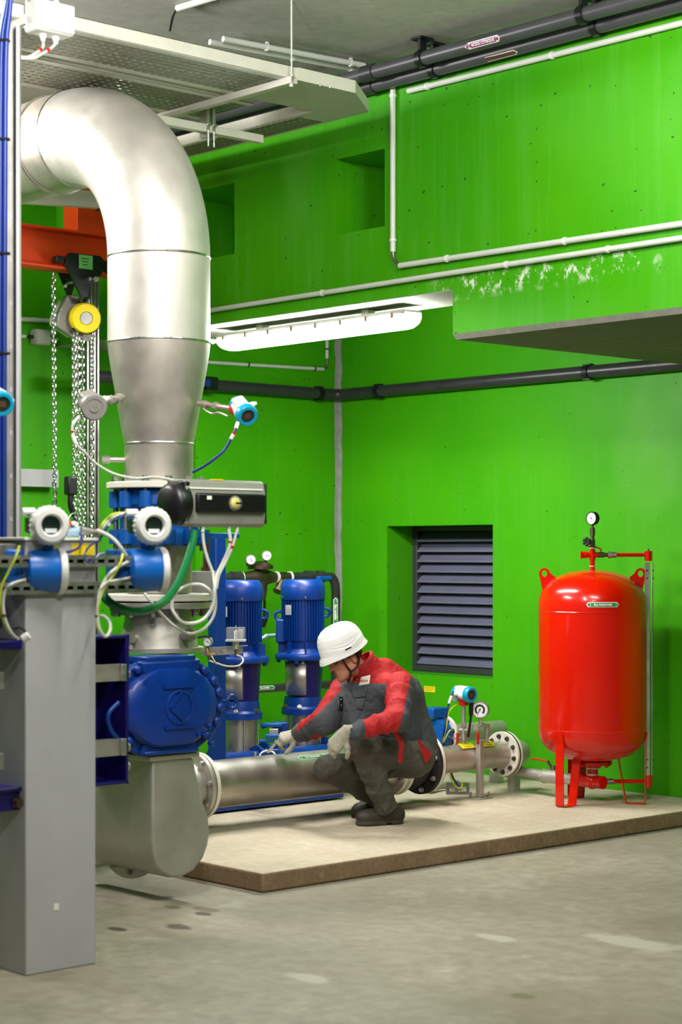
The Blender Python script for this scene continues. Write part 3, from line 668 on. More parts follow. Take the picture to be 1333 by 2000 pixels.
# ================================================================ big stainless pipe with its fittings
AX, AY = -7.63, 5.73
big = thing('stainless_riser', 'big bent stainless steel pipe rising from the blue pump and turning away under the trays', 'pipe', (AX, AY, 2.05))
R_, RE, z0 = .257, .715, 3.175
m = MB(); m.lathe((AX, AY, 0), ZD, [(.257, 2.752), (.257, 3.18)], 56); m.build('straight_section', 'stainless_satin', big)
m = MB(); m.lathe((AX, AY, 0), ZD, [(.172, 2.05), (.172, 2.245), (.178, 2.27), (.196, 2.37), (.240, 2.62), (.252, 2.70), (.257, 2.75)], 56); m.build('reducer', 'stainless_worn', big)
pts = [V((AX - RE + RE * math.cos(t), AY, z0 + RE * math.sin(t))) for t in [PI / 2 * i / 20 for i in range(21)]]
MB().tube(pts, R_, 56, caps=False).build('elbow', 'stainless_satin', big)
MB().tube([(AX - RE, AY, z0 + RE), (AX - RE - .2, AY, z0 + RE), (-9.95, AY, z0 + RE)], R_, 56).build('level_section', 'stainless_worn', big)
for z, r in ((3.178, .257), (2.752, .257), (2.247, .1725)):
    MB().torus((AX, AY, z), ZD, r, .0045, 56, 8, squash=1.2).build('weld_seam', 'chrome', big)
MB().torus((AX - RE, AY, z0 + RE), XD, R_, .0045, 56, 8).build('weld_seam', 'chrome', big)
MB().torus((AX - RE - .20, AY, z0 + RE), XD, R_ - .002, .012, 56, 8).build('collar', 'stainless', big)
MB().ring((AX, AY, 2.02), ZD, .10, .262, .032, 56).build('flange', 'cream_flange', big, bev=.004)
bolts(big, (AX, AY, 2.052), ZD, .222, 12, .017, .028, 'chrome', .1)
# two short nozzles on the side
for (px, py, L) in ((243, 909, .075),):
    q = onH(px, py, 2.165); c = V((AX, AY, q.z)); dd = (P(218, 908, 9.45) - c); dd.z = 0; dd.normalize()
    k = MB(); k.cyl(c + dd * .165, c + dd * .25, .013, n=16); k.build('nozzle', 'stainless_worn', big); k = MB(); k.cyl(c + dd * .245, c + dd * .285, .019, n=6); k.build('nozzle_cap', 'stainless', big)
# blue butterfly valve
bv = thing('butterfly_valve', 'blue lugged butterfly valve under the flange of the big pipe', 'valve', (AX, AY, 1.72))
m = MB(); m.lathe((AX, AY, 0), ZD, [(.10, 1.735), (.205, 1.735), (.212, 1.75), (.212, 1.80), (.196, 1.82), (.196, 1.92), (.212, 1.94), (.212, 2.0), (.205, 2.015), (.10, 2.015)], 48); m.build('body', 'valve_blue', bv)
for i in range(12):
    t = .1 + 2 * PI * i / 12; cx, cy = AX + .222 * math.cos(t), AY + .222 * math.sin(t)
    k = MB(); k.cyl((cx, cy, 1.745), (cx, cy, 1.815), .032, n=16); k.build('lug', 'valve_blue', bv)
    k = MB(); k.cyl((cx, cy, 1.925), (cx, cy, 2.005), .032, n=16); k.build('lug', 'valve_blue', bv)
    k = MB(); k.cyl((cx, cy, 1.71), (cx, cy, 2.018), .010, n=10); k.build('stud', 'zinc_dark', bv)
m = MB(); m.bx(AX + .05, AX + .20, AY + .05, AY + .36, 1.775, 1.80); m.build('mounting_plate', 'valve_blue', bv, bev=.004)
m = MB(); m.cyl((AX + .12, AY + .10, 1.88), (AX + .12, AY + .34, 1.88), .035, n=20); m.build('neck', 'valve_blue', bv)
# pneumatic actuator in front of it
q = P(418, 983, 9.05); ac = thing('valve_actuator', 'grey and black valve actuator with a round yellow indicator beside the big pipe', 'actuator', (q.x, q.y, 1.82))
L0, L1 = P(336, 983, 9.05), P(500, 983, 9.05); X_ = q.x; zc = P(418, 984, 9.05).z
ya, yb_ = onX(345, 983, X_).y, onX(500, 983, X_).y
prof = [(-.075, -.10), (.05, -.112), (.068, -.10), (.075, -.06), (.075, .055), (.062, .10), (.045, .112), (-.075, .112)]
m = MB().prism([(X_ + x, ya, zc + z) for x, z in prof], (0, yb_ - ya, 0)); m.build('body', 'grey_body', ac, bev=.006)
m = MB(); m.bx(X_ - .02, X_ + .077, ya + .02, yb_ - .02, zc + .066, zc + .074); m.build('cover_edge', 'label_white', ac)
yq0 = onX(383, 983, X_ + .08).y
m = MB(); m.bx(X_ + .05, X_ + .094, yq0, yb_ - .012, zc - .045, zc + .048); m.build('switch_box', 'black', ac, bev=.010)
m = MB(); m.bx(X_ - .06, X_ + .07, yb_, yb_ + .012, zc - .095, zc + .10); m.build('end_plate', 'black', ac, bev=.004)
c = onX(459, 983, X_ + .094); m = MB(); m.lathe(c, XD, [(0, 0), (.036, 0), (.036, .006), (.03, .02), (.018, .028), (0, .03)], 32); m.build('indicator_dome', 'clear_plastic', ac)
m = MB(); m.lathe(c + XD * .001, XD, [(0, 0), (.027, 0), (.027, .006), (.018, .016), (0, .018)], 28); m.build('indicator', 'yellow', ac)
m = MB(); m.obox(c + XD * .0315, (YD, ZD, XD), (.018, .004, .0008)); m.build('indicator_mark', 'black', ac)
c = onX(409, 972, X_ + .094); MB().obox(c, (YD, ZD, XD), (.014, .009, .002)).build('name_plate', 'label_white', ac)
c = P(333, 979, 9.02); yk = onX(354, 980, X_).y
m = MB(); m.lathe((X_ + .0, yk, zc - .004), -YD, [(0, 0), (.098, 0), (.102, .008), (.102, .05), (.094, .072), (.07, .09), (0, .092)], 36); m.bx(X_ - .07, X_ + .068, yk - .03, yk + .002, zc - .09, zc + .10); m.build('end_cap', 'black', ac, bev=.006)
for t in (.7, 5.4): hexhead(MB(), (X_ + .07, yk - .02, zc + .09 * math.sin(t)), XD, .010, .012).build('bolt', 'chrome', ac)
m = MB(); m.bx(X_ + .02, X_ + .05, onX(404, 930, X_).y, onX(424, 930, X_).y, zc + .111, zc + .116); m.build('sticker', 'label_yellow', ac)
for px in (396, 447, 463):
    c = onX(px, 1030, X_ + .045); k = MB(); k.cyl((c.x, c.y, zc - .108), (c.x, c.y, zc - .135), .009, n=12); k.build('cable_gland', 'white_plastic', ac)
# stainless spool, flange and hopper below the valve
sp = thing('inlet_spool', 'stainless spool piece with a cream flange between the valve and the blue pump', 'pipe', (AX, AY, 1.12))
m = MB(); m.lathe((AX, AY, 0), ZD, [(.165, 1.735), (.165, 1.50)], 48); m.build('barrel', 'stainless_worn', sp)
m = MB().ring((AX, AY, 1.462), ZD, .12, .268, .034, 56); m.build('flange', 'cream_flange', sp, bev=.004)
m = MB().ring((AX, AY, 1.425), ZD, .12, .262, .030, 56); m.build('loose_flange', 'stainless_dull', sp, bev=.004)
bolts(sp, (AX, AY, 1.424), -ZD, .225, 12, .018, .04, 'zinc_dark', .25)
m = MB(); m.lathe((AX, AY, 0), ZD, [(.168, 1.425), (.172, 1.36), (.18, 1.33), (.195, 1.24), (.20, 1.225)], 48); m.build('cone', 'stainless_dull', sp)
for (px, py) in ((258, 1246), (372, 1240)):
    c = V((AX, AY, P(px, py, 9.4).z)); dd = P(px, py, 9.33) - c; dd.z = 0; dd.normalize(); k = MB(); k.cyl(c + dd * .16, c + dd * .225, .026, n=20); k.cyl(c + dd * .215, c + dd * .25, .032, n=6); k.build('nozzle', 'stainless', sp)
m = MB(); m.ring((AX, AY, 1.209), ZD, .12, .225, .02, 48); m.build('foot_flange', 'stainless_worn', sp)
# ================================================================ blue pump body
XP = -7.30
pc_ = onX(343, 1382, XP); py_, pz_ = pc_.y, pc_.z
bp = thing('pump', 'bright blue cast pump body with an embossed round emblem on its cover', 'pump', (XP - .3, py_, .6))
def clipped(r, zc_, n=48):
    out = []
    for i in range(n):
        t = 2 * PI * i / n; y, z = r * math.cos(t), r * .735 * math.sin(t); out.append((y, max(-zc_, min(zc_, z))))
    return out
def pl(lst, X, sc_=1): return [V((X, py_ + y * sc_, pz_ + z * sc_)) for y, z in lst]
m = MB().prism(pl(clipped(.325, .215), XP - .10), (-.50, 0, 0)); m.build('casing', 'machine_blue', bp, bev=.012)
m = MB().prism(pl(clipped(.348, .222), XP - .105), (.045, 0, 0)); m.build('rim', 'machine_blue', bp, bev=.008)
m = MB(); n = 56; vs = []; fs = []
for k, (r, x) in enumerate(((.285, -.06), (.283, -.035), (.26, -.012), (.20, -.002), (.12, 0.002))):
    for (y, z) in clipped(r, min(.195, r * .70), n): vs.append((XP + x, py_ + y, pz_ + z))
for k in range(4): fs += [(k * n + i, k * n + (i + 1) % n, (k + 1) * n + (i + 1) % n, (k + 1) * n + i) for i in range(n)]
fs.append(tuple(4 * n + i for i in range(n))); m.add(vs, fs); m.build('cover', 'pump_blue', bp)
# top and bottom lug bars of the cover
for s_, w0, w1 in ((1, .135, .185), (-1, .125, .18)):
    pol = [(-w0 - .02, s_ * .125), (w0, s_ * .125), (w1, s_ * .228), (-w1, s_ * .228)]
    m = MB().prism([V((XP - .085, py_ + y, pz_ + z)) for y, z in pol], (.06 if s_ > 0 else .045, 0, 0)); m.build('lug_bar', 'pump_blue', bp, bev=.014)
m = MB(); m.bx(XP - .2, XP - .03, py_ - .15, py_ + .15, pz_ + .215, pz_ + .25); m.build('top_pad', 'machine_blue', bp, bev=.008)
m = MB(); m.bx(XP - .12, XP - .03, py_ - .16, py_ + .17, pz_ - .228, pz_ - .205); m.build('bottom_pad', 'machine_blue', bp, bev=.008)
# emblem: raised square outline, circle and the angled stroke of the mark
em = MB(); yo, zo = onX(350, 1381, XP).y, onX(350, 1381, XP).z; Xe = XP + .003
def seg(a, b, w=.011): em.bar((Xe + .002, yo + a[0], zo + a[1]), (Xe + .002, yo + b[0], zo + b[1]), .010, w, UP)
sq = [(-.085, .098), (.085, .098)], [(-.078, -.098), (.088, -.098)]
em.torus((Xe, yo, zo), XD, .078, .006, 40, 8)
seg((-.094, .098), (.088, .098)); seg((-.088, -.098), (.094, -.098)); 
seg((-.055, -.003), (.012, .075), .014); seg((-.055, -.003), (.03, -.072), .014)
em.build('emblem', 'pump_blue', bp)
for t in (.25, .52, .82, 2.2, 2.62, 3.0, 3.45, 3.85, 5.55, 5.9, 6.2):
    y, z = .318 * math.cos(t), max(-.2, min(.2, .232 * math.sin(t))); k = MB(); k.lathe((XP - .06, py_ + y, pz_ + z), XD, [(0, 0), (.022, 0), (.022, .018), (.014, .026), (0, .028)], 16); k.build('bolt', 'pump_blue', bp)
for (px, py) in ((410, 1418), (402, 1437), (389, 1433), (415, 1452)):
    c = onX(px, py, XP); k = MB(); k.lathe((XP - .02, c.y, c.z), XD, [(0, 0), (.014, 0), (.014, .02), (.008, .028), (0, .029)], 14); k.build('plug', 'pump_blue', bp)
c = onX(453, 1372, XP - .08); k = MB(); k.torus(c, XD, .032, .011, 24, 10); k.bar(c - YD * .035, c - YD * .10, .03, .03); k.build('lifting_eye', 'machine_blue', bp)
# ================================================================ stainless suction chamber
XC = -7.36
ch = thing('suction_chamber', 'dull stainless steel suction chamber with a rounded belly under the blue pump', 'tank', (XC - .35, onX(345, 1600, XC).y, .1))
pp = [(297, 1478), (377, 1478), (381, 1490), (389, 1530), (399, 1570), (409, 1598), (411, 1625), (408, 1650), (398, 1677), (380, 1700), (357, 1713), (335, 1715), (318, 1706), (305, 1690), (298, 1665), (297, 1640)]
m = MB().prism([onX(x, y, XC) for x, y in pp], (-.72, 0, 0)); m.build('shell', 'stainless_dull', ch, bev=.016, seg=3)
q = onX(230, 1625, XC - .25); fy = 5.62
m = MB(); m.cyl((XC - .40, fy, .375), (XC - .40, fy + .03, .375), .31, n=48); m.build('side_flange', 'stainless_dull', ch, bev=.004)
bolts(ch, (XC - .40, fy, .375), -YD, .27, 12, .016, .02, 'zinc_dark', .13)
m = MB(); a = onX(297, 1482, XC); b_ = onX(381, 1482, XC); m.bx(XC - .70, XC + .012, a.y - .02, b_.y + .02, a.z - .012, a.z + .012); m.build('top_flange', 'stainless_worn', ch, bev=.004)
# ================================================================ grey column and what is fixed to it
ca, cb = onH(50, 1903, 0), onH(187, 1886, 0); Xc = (ca.x + cb.x) / 2; cy0, cy1 = onX(50, 1700, Xc).y, onX(187.5, 1700, Xc).y
ztop = onX(187, 1056, Xc).z
col = thing('machine_column', 'plain grey painted steel column standing nearest the camera', 'column', (Xc - .16, (cy0 + cy1) / 2, 0))
MB().bx(Xc - .33, Xc, cy0, cy1, 0, ztop).build('shaft', 'column_paint', col, bev=.006, seg=3)
MB().bx(Xc - .34, Xc + .012, cy0 - .012, cy1 + .006, ztop, ztop + .012).build('cap_plate', 'label_white', col, bev=.002)
for (px, py, w, h) in ((110, 1771, .012, .013),):
    c = onX(px, py, Xc); MB().obox(c + XD * .0006, (YD, ZD, XD), (w, h, .0006)).build('paper_scrap', 'label_white', col)
for (pa_, pb_) in (((90, 1064), (113, 1082)), ((140, 1061), (184, 1084))):
    a, b_ = onX(*pa_, Xc), onX(*pb_, Xc); MB().bx(Xc + .0003, Xc + .0018, a.y, b_.y, b_.z, a.z).build('warning_sticker', 'label_yellow', col)
def slotrail(name, label, z, ya, yb, X, h=.048):
    t = thing(name, label, 'rail', (X, (ya + yb) / 2, z)); m = MB()
    n = int((yb - ya) / .05)
    m.bx(X, X + .003, ya, yb, z + h * .16, z + h / 2); m.bx(X, X + .003, ya, yb, z - h / 2, z - h * .16)
    for i in range(n + 1):
        y = ya + (yb - ya) * i / n; m.bx(X, X + .003, y - .009, y + .009, z - h * .16, z + h * .16)
    m.bx(X - .02, X, ya, yb, z + h / 2 - .003, z + h / 2); m.bx(X - .02, X, ya, yb, z - h / 2, z - h / 2 + .003)
    m.build('slotted_strip', 'galvanised', t); MB().bx(X - .021, X - .018, ya, yb, z - h / 2, z + h / 2).build('backing_strip', 'black_matt', t); return t
yre = onX(286, 1100, Xc + .024).y; zr1, zr2 = onX(140, 1096, Xc).z, onX(140, 1148, Xc).z
slotrail('slotted_rail', 'upper slotted steel rail across the top of the grey column', zr1, cy0 - .45, yre, Xc + .024)
slotrail('slotted_rail', 'lower slotted steel rail across the top of the grey column', zr2, cy0 - .45, yre, Xc + .024)
# steel header left of the column
hd = thing('steel_header', 'grey steel box section behind the first blue flow meter', 'beam', (Xc - .1, cy0 - .2, 1.6))
m = MB(); a = onX(50, 1062, Xc - .05); m.bx(Xc - .25, Xc - .05, cy0 - .6, cy0 - .005, a.z - .06, a.z); m.build('section', 'galvanised', hd, bev=.004)
# blue frame behind the column
XF = -7.0
fr = thing('pump_bracket', 'dark blue steel frame bracket behind the grey column', 'bracket', (XF, 4.9, .6))
def fy_(px, py): return onX(px, py, XF)
yR = fy_(246, 1400).y; zT, zB = fy_(240, 1240).z, fy_(240, 1530).z; yL = yR - .40
m = MB(); m.bx(XF - .20, XF - .19, yL, yR, zB, zT); m.bx(XF - .20, XF + .02, yR - .014, yR, zB, zT); m.bx(XF - .20, XF + .02, yL, yR, zT - .014, zT); m.bx(XF - .20, XF + .02, yL, yR, zB, zB + .014); m.build('open_box', 'navy_blue', fr, bev=.004)
for py in (1314, 1460):
    c = fy_(215, py); m = MB(); m.bx(XF - .02, XF + .012, 4.40, yR - .016, c.z - .038, c.z + .038); m.bx(XF + .012, Xc - .331, 4.40, 4.44, c.z - .038, c.z + .038); m.build('cross_bar', 'stainless_dull', fr, bev=.003)
    m = MB(); m.bx(XF + .005, XF + .03, yR - .045, yR - .016, c.z - .038, c.z + .038); m.build('bar_end', 'galvanised', fr, bev=.002)
for py in (1318, 1500, 1462): c = fy_(246, py); k = MB(); k.cyl((XF - .05, yR, c.z), (XF - .05, yR + .05, c.z), .02, n=16); k.cyl((XF - .05, yR + .02, c.z), (XF - .05, yR + .035, c.z), .03, n=6); k.build('bolt', 'stainless', fr)
# curved blue strap by the pump
k = MB(); k.tube([fy_(232, 1372), fy_(212, 1395), fy_(216, 1425), fy_(238, 1450)], .011, 10, smooth=6); k.build('hose_stub', 'machine_blue', fr)
# second blue bracket, left of the column, with its dark casing
f2_ = thing('motor_bracket', 'dark blue flanged bracket on the shaded side of the grey column', 'bracket', (-6.52, 4.1, .55))
X2 = -6.52
def g(px, py): return onX(px, py, X2)
za, zb_, zc1, zd = g(30, 1250).z, g(30, 1268).z, g(30, 1538).z, g(30, 1583).z; yr = g(47, 1400).y
m = MB(); m.bx(X2 - .22, X2 + .02, yr - .35, yr, zb_, za); m.bx(X2 - .22, X2 - .2, yr - .35, yr, za, za + .25); m.build('top_lip', 'navy_blue', f2_, bev=.006)
m = MB(); m.bx(X2 - .22, X2 + .02, yr - .35, yr, zc1 - .014, zc1); m.bx(X2 - .02, X2, yr - .35, yr, zd, zc1 - .014); m.bx(X2 - .02, X2 + .02, yr - .014, yr, zd, zc1); m.build('bottom_lip', 'navy_blue', f2_, bev=.004)
hexhead(MB(), g(31, 1567), XD, .018, .03).build('bolt', 'bronze_dark', f2_)
for py in (1330, 1488):
    c = g(4, py); m = MB(); m.bx(X2 - .085, X2 + .0, c.y - .30, c.y + .012, c.z - .034, c.z + .034); m.build('bar_end', 'galvanised', f2_, bev=.003)
# ================================================================ horizontal stainless pipe on the plinth
XPp, HP = -8.60, .36
def py_at(px): return onX(px, 1500, XPp).y
sp_ = thing('stainless_pipe', 'long level stainless pipe low over the plinth, beside the crouching person', 'pipe', (XPp, 8.0, HP - .14))
RP = .139; yF1, yM = 6.73, 8.24
MB().cyl((XPp, yF1, HP), (XPp, yM, HP), RP, n=48).build('barrel', 'stainless', sp_)
for y in (yF1 - .03, yF1 + .004): MB().ring((XPp, y, HP), YD, .12, .192, .024, 48).build('flange', 'cream_flange' if y > yF1 else 'stainless_dull', sp_, bev=.003)
bolts(sp_, (XPp, yF1 - .03, HP), -YD, .168, 8, .013, .018, 'stainless_worn', .2)
bolts(sp_, (XPp, yF1 + .028, HP), YD, .168, 8, .011, .016, 'stainless_worn', .2)
MB().tube(spline([V((XPp, yF1 - .03, HP)), V((XPp, 6.45, HP)), V((XPp + .03, 6.10, HP)), V((XPp + .14, 5.84, HP)), V((XPp + .34, 5.70, HP)), V((XPp + .56, 5.68, HP))], 7), RP, 40).build('end_bend', 'stainless_dull', sp_)
# saddle stand under it
k = MB(); k.bx(XPp - .10, XPp + .06, 8.10, 8.13, S, HP - .13); k.bx(XPp - .12, XPp + .08, 8.08, 8.15, S, S + .012); k.build('saddle_foot', 'stainless_dull', sp_)
def on_pipe_y(yc, X, H, r, ang): return lambda x, y, l=0: V((X + (r + l) * math.sin(ang - y / r), yc + x, H + (r + l) * math.cos(ang - y / r)))
fl = on_pipe_y(py_at(594), XPp, HP, RP, math.radians(34))
arrow_sticker(sp_, fl, .20, .034, 'Eau industrielle', 'label_green', True, tsize=.019)
# rubber bellows and the flanges behind the person
jb_ = thing('expansion_joint', 'black rubber expansion joint with pale flanges behind the crouching person', 'pipe joint', (XPp, 8.55, HP - .2))
m = MB(); 
for y in (yM + .005, yM + .055): MB().ring((XPp, y, HP), YD, .11, .185, .022, 44).build('pale_flange', 'cream_flange', jb_, bev=.003)
m = MB(); m.lathe((XPp, 0, HP), YD, [(.13, yM + .05), (.13, yM + .09), (.165, yM + .14), (.165, yM + .18), (.135, yM + .27)], 44); m.build('bellows', 'black_matt', jb_)
yD = 8.57
m = MB(); m.ring((XPp, yD - .055, HP), YD, .09, .20, .035, 48); m.build('dark_flange', 'black_matt', jb_, bev=.005)
bolts(jb_, (XPp, yD - .056, HP), -YD, .172, 8, .013, .02, 'stainless_worn', .25)
bolts(jb_, (XPp, yM + .004, HP), -YD, .163, 8, .011, .02, 'stainless_worn', .25)
# measuring section beyond
ms = thing('measuring_pipe', 'shorter brownish stainless pipe between two bolted white flanges near the wall', 'pipe', (XPp, 9.1, HP - .1))
RM = .088; yE = 9.30
m = MB(); m.lathe((XPp, 0, HP), YD, [(.10, yD + .03), (RM, yD + .08), (RM, yE)], 44); m.build('barrel', 'stainless_worn', ms)
MB().ring((XPp, yD - .018, HP), YD, .08, .200, .024, 48).build('flange', 'cream_flange', ms, bev=.004)
MB().ring((XPp, yD + .008, HP), YD, .08, .192, .008, 48).build('gasket', 'rust_brown', ms)
MB().ring((XPp, yE, HP), YD, .07, .150, .022, 48).build('flange', 'cream_flange', ms, bev=.003)
MB().ring((XPp, yE + .024, HP), YD, .06, .152, .005, 48).build('gasket', 'black', ms)
MB().ring((XPp, yE + .030, HP), YD, .05, .150, .022, 48).build('flange', 'cream_flange', ms, bev=.003)
bolts(ms, (XPp, yE, HP), -YD, .119, 10, .0125, .017, 'bronze_dark', .15)
m = MB(); m.lathe((XPp, 0, HP), YD, [(.085, yE + .05), (.085, yE + .17), (.07, yE + .21), (.03, yE + .23), (0, yE + .232)], 40); m.build('end_cap', 'stainless_dull', ms)
for (pxa, yo_) in ((922, 0), (966, 0)):
    pass
def pipe_tag(px, py, label_y, w, sx):
    c = onX(px, py, XPp + .05); ff = on_pipe_y(c.y, XPp, HP, RM, math.radians(24))
    k = MB(); xs = [-w / 2 + w * i / 4 for i in range(5)]; vs = []; fs = []
    for x in xs: vs += [ff(x + .008, .032, .010), ff(x, 0, .007), ff(x - .006, -.03, .010)]
    for i in range(4):
        for q in (0, 1): fs.append((i * 3 + q, i * 3 + q + 1, i * 3 + q + 4, i * 3 + q + 3))
    k.add(vs, fs); o = k.build('tag_plate', 'label_yellow', ms)
    k = MB()
    for j in range(3):
        y = .02 - .02 * j; k.add([ff(x, yy, .0125) for x, yy in ((-w * .36, y), (w * (.34 - .06 * j), y), (w * (.34 - .06 * j), y + .004), (-w * .36, y + .004))], [(0, 1, 2, 3)])
    k.build('print', 'rust_brown', o)
pipe_tag(915, 1461, 0, .125, 0); pipe_tag(955, 1458, 0, .11, 0)
# steel stand in front of that pipe
c = onH(938, 1560, S); sd = thing('pipe_stand', 'brownish steel tube stand with a bolted foot before the measuring pipe', 'stand', (c.x, c.y, S))
ht = P(938, 1445, (c - EYE).dot(FW)).z
m = MB(); m.bx(c.x - .02, c.x + .02, c.y - .02, c.y + .02, S + .008, ht); m.build('tube', 'stainless_worn', sd, bev=.004)
MB().bx(c.x - .06, c.x + .05, c.y - .06, c.y + .07, S, S + .008).build('foot_plate', 'stainless_worn', sd, bev=.002)
for dx, dy in ((-.04, .05), (.03, .05), (-.04, -.045)): k = MB(); k.cyl((c.x + dx, c.y + dy, S + .008), (c.x + dx, c.y + dy, S + .045), .006, n=10); k.cyl((c.x + dx, c.y + dy, S + .008), (c.x + dx, c.y + dy, S + .02), .011, n=6); k.build('anchor_bolt', 'zinc_dark', sd)
m = MB(); m.bx(XPp + .02, c.x, c.y - .015, c.y + .015, ht - .05, ht - .04); m.build('bracket', 'stainless_worn', sd)
# second stand behind
q = onH(925, 1535, S); s2 = thing('pipe_stand', 'plain grey stub stand hidden behind the measuring pipe', 'stand', (XPp - .02, q.y, S)); MB().bx(XPp - .05, XPp + .01, q.y - .03, q.y + .03, S, HP - RM - .001).build('tube', 'stainless_dull', s2)
# bypass pipe behind with blue ended flange
XB = -9.02; yb0 = onX(866, 1432, XB).y; zb0 = .47
by = thing('bypass_pipe', 'grey pipe with a bolted white flange and blue valve behind the measuring pipe', 'pipe', (XB, yb0, zb0 - .1))
MB().ring((XB, yb0, zb0), YD, .06, .128, .022, 44).build('flange', 'cream_flange', by, bev=.003)
bolts(by, (XB, yb0, zb0), -YD, .098, 8, .013, .018, 'bronze_dark', .3)
bolts(by, (XB, yb0 + .022, zb0), YD, .098, 8, .011, .014, 'bronze_dark', .3)
MB().cyl((XB, yb0 - .02, zb0), (XB, 9.75, zb0), .062, n=36).build('barrel', 'stainless_dull', by)
m = MB(); m.lathe((XB, 0, zb0), YD, [(.03, yb0 - .10), (.11, yb0 - .09), (.11, yb0 - .02), (.03, yb0 - .01)], 36); m.build('valve_body', 'valve_blue', by)
m = MB(); m.obox((XB - .02, yb0 - .055, zb0 + .15), (YD, XD, ZD), (.07, .05, .035)); m.build('valve_box', 'valve_blue', by, bev=.008)
MB().bx(XB - .04, XB + .04, yb0 + .5, yb0 + .56, S, zb0 - .06).build('foot', 'stainless_dull', by)
# ================================================================ instruments
def gauge(t, c, ax, r, face='gauge_face', case='black', depth=.035, needle=2.2, ringm=None):
    """dial gauge parts under thing t: case, dial, needle; c is the centre of the dial"""
    a, u, w = frame(V(ax), ZD)
    m = MB(); m.lathe(c - a * depth, a, [(0, 0), (r * .92, 0), (r, .004), (r, depth - .002), (r * .97, depth + .003), (r * .87, depth + .003), (r * .87, depth - .002), (0, depth - .002)], 36); m.build('gauge_case', case, t)
    m = MB(); m.cyl(c - a * .002, c - a * .0005, r * .87, n=36); m.build('dial', face, t)
    m = MB()
    for i in range(21):
        th = math.radians(-135 + 270 * i / 20); d = u * math.cos(th) - w * math.sin(th); p = w * math.cos(th) + u * math.sin(th)
        L = .10 if i % 5 else .17
        m.add([c + d * r * .76 + p * r * .012, c + d * r * .76 - p * r * .012, c + d * r * (.76 - L) - p * r * .012, c + d * r * (.76 - L) + p * r * .012], [(0, 1, 2, 3)])
    o = m.build('scale_marks', 'black', t, weld=1e-7)
    d = u * math.cos(needle) - w * math.sin(needle); m = MB(); m.bar(c - d * r * .2 + a * .0015, c + d * r * .66 + a * .0015, r * .06, .001, a); m.cyl(c, c + a * .004, r * .09, n=12); m.build('needle', 'black', t)
def transmitter(name, label, c, d, base, size=1.0, cap='cyan_cap', gland_side=1, sensor='stainless_worn', up=ZD, plate='grey_body', cols='white_plastic', group=None, plain=False):
    """pressure transmitter: two chamber head along d, display cap, neck to the base point"""
    c, d, base = V(c), V(d).normalized(), V(base); t = thing(name, label, 'transmitter', base, group); s = size
    a, u, w = frame(d, up)
    m = MB(); m.lathe(c - d * .06 * s, d, [(0, 0), (.034 * s, 0), (.042 * s, .008 * s), (.042 * s, .05 * s), (.046 * s, .06 * s), (.046 * s, .105 * s), (0, .105 * s)], 32); m.build('head', cols, t)
    m = MB(); m.obox(c + u * .022 * s - d * .01 * s, (d, w, u), (.05 * s, .030 * s, .028 * s)); m.build('terminal_block', cols, t, bev=.008 * s)
    m = MB(); m.lathe(c + d * .044 * s, d, [(.035 * s, 0), (.052 * s, 0), (.053 * s, .006 * s), (.053 * s, .03 * s), (.047 * s, .038 * s), (.034 * s, .038 * s), (.034 * s, .03 * s), (0, .03 * s)], 40); o = m.build('display_cap', cap, t)
    if plain: m = MB(); m.cyl(c + d * .07 * s, c + d * .079 * s, .036 * s, n=32); m.build('blind_cover', cap, o)
    else:
        m = MB(); m.cyl(c + d * .0745 * s, c + d * .0755 * s, .033 * s, n=32); m.build('window', 'lens_dark', o)
        m = MB(); m.obox(c + d * .077 * s, (w, u, d), (.013 * s, .012 * s, .0008 * s)); m.build('display', 'rust_brown', o)
    m = MB(); m.lathe(c - d * .06 * s, -d, [(.036 * s, -.004 * s), (.044 * s, 0), (.044 * s, .014 * s), (.036 * s, .02 * s), (0, .02 * s)], 32); m.build('back_cap', cap, t)
    b = (base - c).normalized()
    m = MB(); m.cyl(c + b * .035 * s, c + b * .075 * s, .034 * s, .03 * s, 20); m.build('collar', 'handle_red' if cap == 'cyan_cap' and size >= 1 else cols, t)
    m = MB(); m.tube([c + b * .07 * s, base], .013 * s, 16); L = (base - c).length
    m.cyl(c + b * L * .55, c + b * (L * .55 + .03 * s), .020 * s, n=6); m.cyl(c + b * L * .8, c + b * (L * .8 + .03 * s), .019 * s, n=16); m.build('stem', sensor, t)
    g = c + w * gland_side * .044 * s - d * .02 * s
    m = MB(); m.cyl(g - w * gland_side * .02 * s, g + w * gland_side * .022 * s, .014 * s, n=6); m.cyl(g + w * gland_side * .022 * s, g + w * gland_side * .036 * s, .011 * s, .008 * s, 14); m.build('cable_gland', 'white_plastic', t)
    m = MB(); m.obox(c - u * .028 * s - d * .038 * s + w * gland_side * .028 * s, (d, w, u), (.022 * s, .014 * s, .026 * s)); m.build('name_plate', plate, t, bev=.004 * s)
    return t, g + w * gland_side * .036 * s
def wire(name, label, pts, r, m, k=8, cat='cable', n=8, group=None, bands=()):
    t = thing(name, label, cat, pts[0], group); MB().tube(pts, r, n, smooth=k).build('sheath', m, t)
    sp_l = spline([V(p) for p in pts], 12)
    for (f0, f1, mm) in bands:
        i, j = int(f0 * (len(sp_l) - 1)), max(int(f0 * (len(sp_l) - 1)) + 1, int(f1 * (len(sp_l) - 1))); q = MB(); q.tube(sp_l[i:j + 1], r * 1.35, n); q.build('marker_sleeve', mm, t)
    return t
